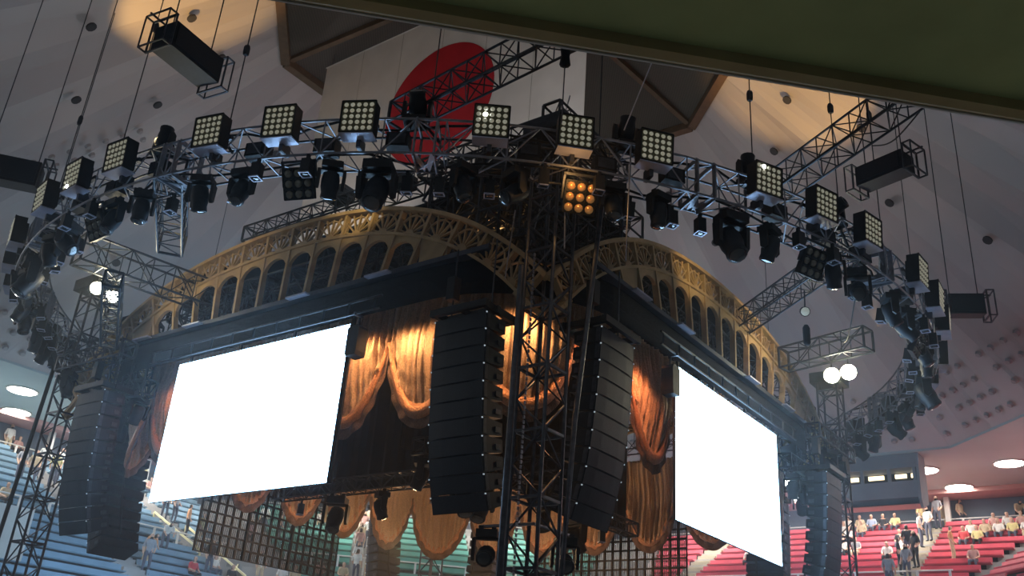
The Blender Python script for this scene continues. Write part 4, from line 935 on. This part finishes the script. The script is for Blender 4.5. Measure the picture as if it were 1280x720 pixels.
# ------------------------------------------------------------------ thin stage haze hanging under the rig
hz = MB().lathe([(15.5, -3.0), (15.5, 12.4)], 28).build('stage_haze', 'bump', loc=CE)
mt = bpy.data.materials.new('haze'); mt.use_nodes = True; t = mt.node_tree; t.nodes.clear()
ou = t.nodes.new('ShaderNodeOutputMaterial'); vs_ = t.nodes.new('ShaderNodeVolumeScatter'); vs_.inputs['Color'].default_value = (0.9, 0.95, 1.0, 1); vs_.inputs['Density'].default_value = 0.0055; vs_.inputs['Anisotropy'].default_value = 0.3
t.links.new(vs_.outputs[0], ou.inputs['Volume']); hz.data.materials.clear(); hz.data.materials.append(mt)
tag(hz, 'thin pale haze hanging around the stage and its screens', 'haze', kind='stuff')

# ------------------------------------------------------------------ people in the stands
def person_mesh(pose):
    J = {}
    if pose == 'u':
        J = dict(pel=(0, 0, .93), wai=(0, 0, 1.10), che=(0, .02, 1.32), nec=(0, .02, 1.46), hd0=(0, -.01, 1.56), hd1=(0, -.02, 1.70), hpl=(-.10, 0, .90), knl=(-.11, -.03, .50), anl=(-.11, .03, .08), tol=(-.12, -.14, .04), hpr=(.10, 0, .90), knr=(.12, -.05, .50), anr=(.13, .0, .08), tor=(.14, -.17, .04), shl=(-.18, .02, 1.39), ell=(-.24, .06, 1.12), wrl=(-.23, -.08, .90), hal=(-.22, -.13, .82), shr=(.18, .02, 1.39), elr=(.24, .05, 1.12), wrr=(.20, -.14, .95), har=(.17, -.20, .89))
    elif pose == 's':
        J = dict(pel=(0, .10, .50), wai=(0, .13, .66), che=(0, .12, .88), nec=(0, .08, 1.02), hd0=(0, .03, 1.12), hd1=(0, .02, 1.26), hpl=(-.10, .06, .50), knl=(-.12, -.36, .52), anl=(-.12, -.34, .10), tol=(-.12, -.50, .05), hpr=(.10, .06, .50), knr=(.13, -.36, .52), anr=(.14, -.30, .10), tor=(.14, -.46, .05), shl=(-.18, .10, .95), ell=(-.24, .04, .70), wrl=(-.15, -.18, .62), hal=(-.11, -.27, .60), shr=(.18, .10, .95), elr=(.24, .04, .70), wrr=(.15, -.18, .62), har=(.11, -.27, .60))
    else:   # leaning forward
        J = dict(pel=(0, .12, .90), wai=(0, .06, 1.04), che=(0, -.14, 1.18), nec=(0, -.27, 1.22), hd0=(0, -.36, 1.26), hd1=(0, -.47, 1.32), hpl=(-.10, .10, .88), knl=(-.12, .0, .48), anl=(-.12, .10, .08), tol=(-.12, -.08, .04), hpr=(.10, .10, .88), knr=(.12, .0, .48), anr=(.13, .08, .08), tor=(.13, -.10, .04), shl=(-.18, -.18, 1.20), ell=(-.22, -.25, .95), wrl=(-.18, -.40, .80), hal=(-.16, -.46, .74), shr=(.18, -.18, 1.20), elr=(.22, -.25, .95), wrr=(.18, -.40, .80), har=(.16, -.46, .74))
    RD = dict(pel=.15, wai=.13, che=.155, nec=.055, hd0=.085, hd1=.10, hp=.095, kn=.065, an=.045, to=.04, sh=.07, el=.05, wr=.035, ha=.045)
    names = list(J); idx = {n: i for i, n in enumerate(names)}
    ed = [('pel', 'wai'), ('wai', 'che'), ('che', 'nec'), ('nec', 'hd0'), ('hd0', 'hd1')]
    for s_ in 'lr': ed += [('pel', 'hp' + s_), ('hp' + s_, 'kn' + s_), ('kn' + s_, 'an' + s_), ('an' + s_, 'to' + s_), ('che', 'sh' + s_), ('sh' + s_, 'el' + s_), ('el' + s_, 'wr' + s_), ('wr' + s_, 'ha' + s_)]
    me = bpy.data.meshes.new('body_' + pose); me.from_pydata([J[n] for n in names], [(idx[a], idx[b_]) for a, b_ in ed], [])
    o = bpy.data.objects.new('tmp', me); col.objects.link(o)
    o.modifiers.new('skin', 'SKIN'); sd_ = o.modifiers.new('sub', 'SUBSURF'); sd_.levels = 1
    if not me.skin_vertices: me.attributes  # layer made by the modifier
    bm2 = bmesh.new(); bm2.from_mesh(me); lay = bm2.verts.layers.skin.verify(); bm2.verts.ensure_lookup_table()
    for n, i in idx.items():
        r_ = RD.get(n, RD.get(n[:2])); wx = 1.25 if n in ('che', 'pel', 'wai') else 1.0
        bm2.verts[i][lay].radius = (r_ * wx, r_ * (0.8 if wx > 1 else 1)); bm2.verts[i][lay].use_root = (n == 'pel')
    bm2.to_mesh(me); bm2.free()
    dg = bpy.context.evaluated_depsgraph_get(); ev = o.evaluated_get(dg); res = bpy.data.meshes.new_from_object(ev)
    bpy.data.objects.remove(o); res.name = 'body'
    res.materials.clear()
    for mm in ('skin', 'cloth_w', 'cloth_d', 'hair', 'rubber'): res.materials.append(MATS[mm])
    segs = [(Vector(J[a]), Vector(J[b_]), a, b_) for a, b_ in ed]
    for p in res.polygons:
        c = p.center; best = min(segs, key=lambda sg: ((sg[0] + (sg[1] - sg[0]) * max(0, min(1, (c - sg[0]).dot(sg[1] - sg[0]) / (sg[1] - sg[0]).length_squared))) - c).length)
        a, b_ = best[2], best[3]
        if b_ in ('hd0', 'hd1'): mi = 3 if (c.z > J['hd1'][2] + 0.03 or c.y > J['hd1'][1] + 0.02) else 0
        elif b_ == 'nec': mi = 1 if c.z < J['nec'][2] - 0.03 else 0
        elif b_[:2] in ('wr', 'ha'): mi = 0
        elif b_[:2] in ('hp', 'kn', 'an'): mi = 2
        elif b_[:2] == 'to': mi = 4
        else: mi = 1
        p.material_index = mi; p.use_smooth = True
    return res
BODY = {p: person_mesh(p) for p in 'usl'}
hr_ = {}
TOPW = dict(w='white', g='grey', k='black', y='yellow', t='tan', p='pink', o='orange', r='red', b='pale blue')
POSEW = dict(u='standing', s='sitting', l='leaning forward')
PEOPLE = {
 SNE: ('red', [(2.1, 0, 's', 'w'), (2.5, 0, 's', 't'), (2.9, 0, 's', 'b'), (3.7, 0, 's', 'k'), (4.1, 0, 's', 'y'), (2.1, 1, 's', 'w'), (2.6, 2, 's', 'w'), (3.0, 1, 's', 't'), (3.3, 4, 's', 'g'), (2.8, 4, 's', 'w'), (5.3, 3, 's', 'k'), (5.6, 4, 's', 'w'), (5.1, 5, 's', 'w'), (5.6, -1, 'u', 't'), (6.1, 1, 'u', 'y'), (6.4, 3, 'u', 'w'), (6.2, 5, 'u', 'k'), (6.7, 6, 'u', 'k'), (6.7, 8, 'u', 'g'), (6.2, 7, 'u', 'k'), (6.4, 9, 'u', 'g'), (6.6, -1, 'u', 't'), (7.5, -1, 'u', 't'), (10.2, -1, 'l', 't'), (6.6, 2, 'u', 'w'), (6.7, 0, 'u', 'g'), (8.4, 2, 's', 'w'), (8.2, 3, 's', 'r'), (8.8, 3, 's', 'y'), (9.0, 2, 's', 't'), (9.3, 1, 's', 'p'), (9.6, 2, 's', 'w'), (9.7, 1, 's', 'w'), (10.1, 2, 's', 'y'), (10.2, 1, 's', 'p'), (10.7, 2, 's', 'w'), (8.1, 5, 'u', 'o'), (9.0, 6, 's', 'p'), (-1.8, 5, 's', 'w'), (-1.1, 6, 's', 't')]),
 SNW: ('blue', [(0.8, -1, 'u', 'w'), (1.2, -1, 's', 'p'), (-0.6, 4, 'u', 'g'), (-0.1, 4, 'u', 't'), (0.8, 3, 'u', 'w'), (1.0, 4, 'u', 'y'), (-2.3, 8, 's', 't'), (1.6, 3, 'u', 'w'), (6.4, 2, 'u', 'w'), (7.1, 1, 'u', 'y'), (8.1, 1, 's', 'p'), (6.7, 5, 'u', 'w'), (7.2, 5, 'u', 'g'), (7.0, 7, 'u', 'o'), (7.3, 8, 'u', 'y'), (3.4, 8, 's', 'p'), (4.2, 9, 'l', 'w'), (2.3, 11, 'l', 'o'), (1.8, 12, 'u', 'g'), (5.5, 11, 'u', 'k'), (6.2, 11, 's', 'w'), (6.6, 12, 's', 'k'), (4.5, 12, 's', 'r')]),
 SN: ('green', [(-8.3, 4, 'u', 'w'), (-7.4, 3, 'u', 'w'), (-7.0, 3, 's', 'p'), (-7.3, 5, 'u', 't'), (-6.7, 5, 'u', 'w'), (-8.6, 7, 'u', 'p'), (-7.4, 11, 'u', 'w'), (-6.4, 11, 's', 'w'), (-5.8, 11, 's', 't'), (-5.4, 2, 's', 'w'), (-4.7, 2, 's', 'p'), (-4.7, 10, 's', 'p'), (-3.0, 6, 'u', 't'), (-2.7, 3, 'u', 't'), (-3.0, 9, 'u', 'w'), (-2.5, 8, 'u', 'p'), (-3.6, 10, 's', 't'), (-3.0, 10, 'u', 'w'), (-3.0, 7, 'u', 'p'), (-2.5, 11, 'u', 't'), (-2.6, 5, 'u', 'w'), (-2.9, 4, 'u', 'p')]),
}
rowname = lambda n: 'behind the top row' if n < 0 else '%s row' % ORD[n]
for sd, (cn, lst) in PEOPLE.items():
    seen = {}; last = {}; fixed = []
    for t, n, po, tc_ in sorted(lst):
        if n in last and t - last[n] < 0.6: t = round(last[n] + 0.6, 2)
        last[n] = t; fixed.append((t, n, po, tc_))
    lst = fixed
    for i, (t, n, po, tc_) in enumerate(sorted(lst)):
        if n < 0: A, z = 29.4 + 1.05, 10.45
        else: A, z = row_az(n)
        aisle = po == 'u' and n >= 0
        yA = A + (0.24 if po == 's' else (-0.22 if n >= 0 else 0.2))
        z_ = z - (0.02 if po == 's' else 0.0) + (0.16 if (aisle and any(abs(t - c) < 0.5 for c in ([-2.8, 3.6] if sd == SN else [-4.6, 6.3] if sd == SNE else [1.2, 7.0]))) else 0)
        o = link('person', BODY[po], None, hall(sd, yA, t, z_), (0, 0, R(sd - 90) + random.uniform(-0.5, 0.5) * (po != 's') + (random.choice((0, 0, 1.5, 3.1)) if po == 'u' else 0)))
        o.material_slots[1].link = 'OBJECT'; o.material_slots[1].material = MATS['cloth_' + tc_]
        pc = 'd' if (i * 7) % 3 else ('t' if i % 2 else 'k'); o.material_slots[2].link = 'OBJECT'; o.material_slots[2].material = MATS['cloth_' + pc]
        key = (tc_, po, n); seen[key] = seen.get(key, 0) + 1
        dup = len([1 for q in lst if (q[3], q[2], q[1]) == key]) > 1
        lab = 'person in %s top %s, %s, %s stand%s' % (TOPW[tc_], POSEW[po], rowname(n), cn, (', %s such from left' % ORD[seen[key] - 1]) if dup else '')
        tag(o, lab, 'person', 'audience in the %s stand' % cn)

# ------------------------------------------------------------------ stage lamps that throw light
# warm spots from the ring on the gilded arches
lamp('SPOT', 'arch_spot', ringp(13.2, -122, 10.9), 950, (1.0, 0.72, 0.36), 0.12, P4(0, 10.2, 10.7), 44, 0.9)
lamp('SPOT', 'arch_spot', ringp(13.2, -104, 10.9), 800, (1.0, 0.72, 0.26), 0.12, P4(0, 5.6, 11.0), 26, 0.9)
lamp('SPOT', 'arch_spot', ringp(13.2, -58, 10.9), 800, (1.0, 0.70, 0.28), 0.12, P4(6.2, 0, 10.9), 30, 0.9)
lamp('SPOT', 'arch_spot', ringp(13.2, -38, 10.9), 950, (1.0, 0.68, 0.36), 0.12, P4(10.5, 0, 10.5), 44, 0.9)
# amber lamps under the valance on the curtains
for x, y, tx, ty, e_, gr_ in ((0.35, 2.9, 1.15, 3.6, 200, 0.50), (0.35, 4.2, 1.15, 4.4, 170, 0.52), (0.35, 5.6, 1.2, 4.9, 150, 0.48), (0.85, 1.2, 1.8, 1.9, 200, 0.50), (3.3, 0.35, 3.6, 1.2, 150, 0.40), (5.0, 0.35, 4.7, 1.2, 190, 0.33), (0.35, 12.0, 1.2, 12.4, 120, 0.33)):
    lamp('SPOT', 'curtain_spot', P4(x, y, 8.0), e_ * 0.8, (1.0, gr_, gr_ * 0.40), 0.15, P4(tx, ty, 5.6), 140, 0.8)
# warm wash inside the stage on the far curtains
lamp('POINT', 'inner_wash', P4(9.5, 12.2, 5.2), 260, (1.0, 0.62, 0.30), 0.3)
lamp('POINT', 'inner_wash', P4(12.2, 9.5, 5.2), 260, (1.0, 0.55, 0.28), 0.3)
# amber beams through the ring up to the ceiling
lamp('SPOT', 'ceiling_amber', ringp(12.0, -150, 9.9), 6500, (1.0, 0.56, 0.17), 0.04, (-11.4, 25.4, 21.3), 26, 0.6)
lamp('SPOT', 'ceiling_amber', ringp(12.0, -30, 9.9), 7000, (1.0, 0.56, 0.17), 0.04, (9.7, 28.0, 21.6), 26, 0.6)
lamp('POINT', 'amber_blinder_glow', ringp(13.5, -82, 9.2), 14, (1.0, 0.5, 0.15), 0.1)
lamp('POINT', 'amber_roof_glow', P4(1.6, 2.6, 10.4), 20, (1.0, 0.5, 0.15), 0.1)
# glow of the work lamps
lamp('POINT', 'work_glow', (-10.2, 22.0, 9.25), 120, (1.0, 0.85, 0.5), 0.15)
lamp('POINT', 'work_glow', (8.9, 24.2, 9.3), 120, (1.0, 0.9, 0.5), 0.15)
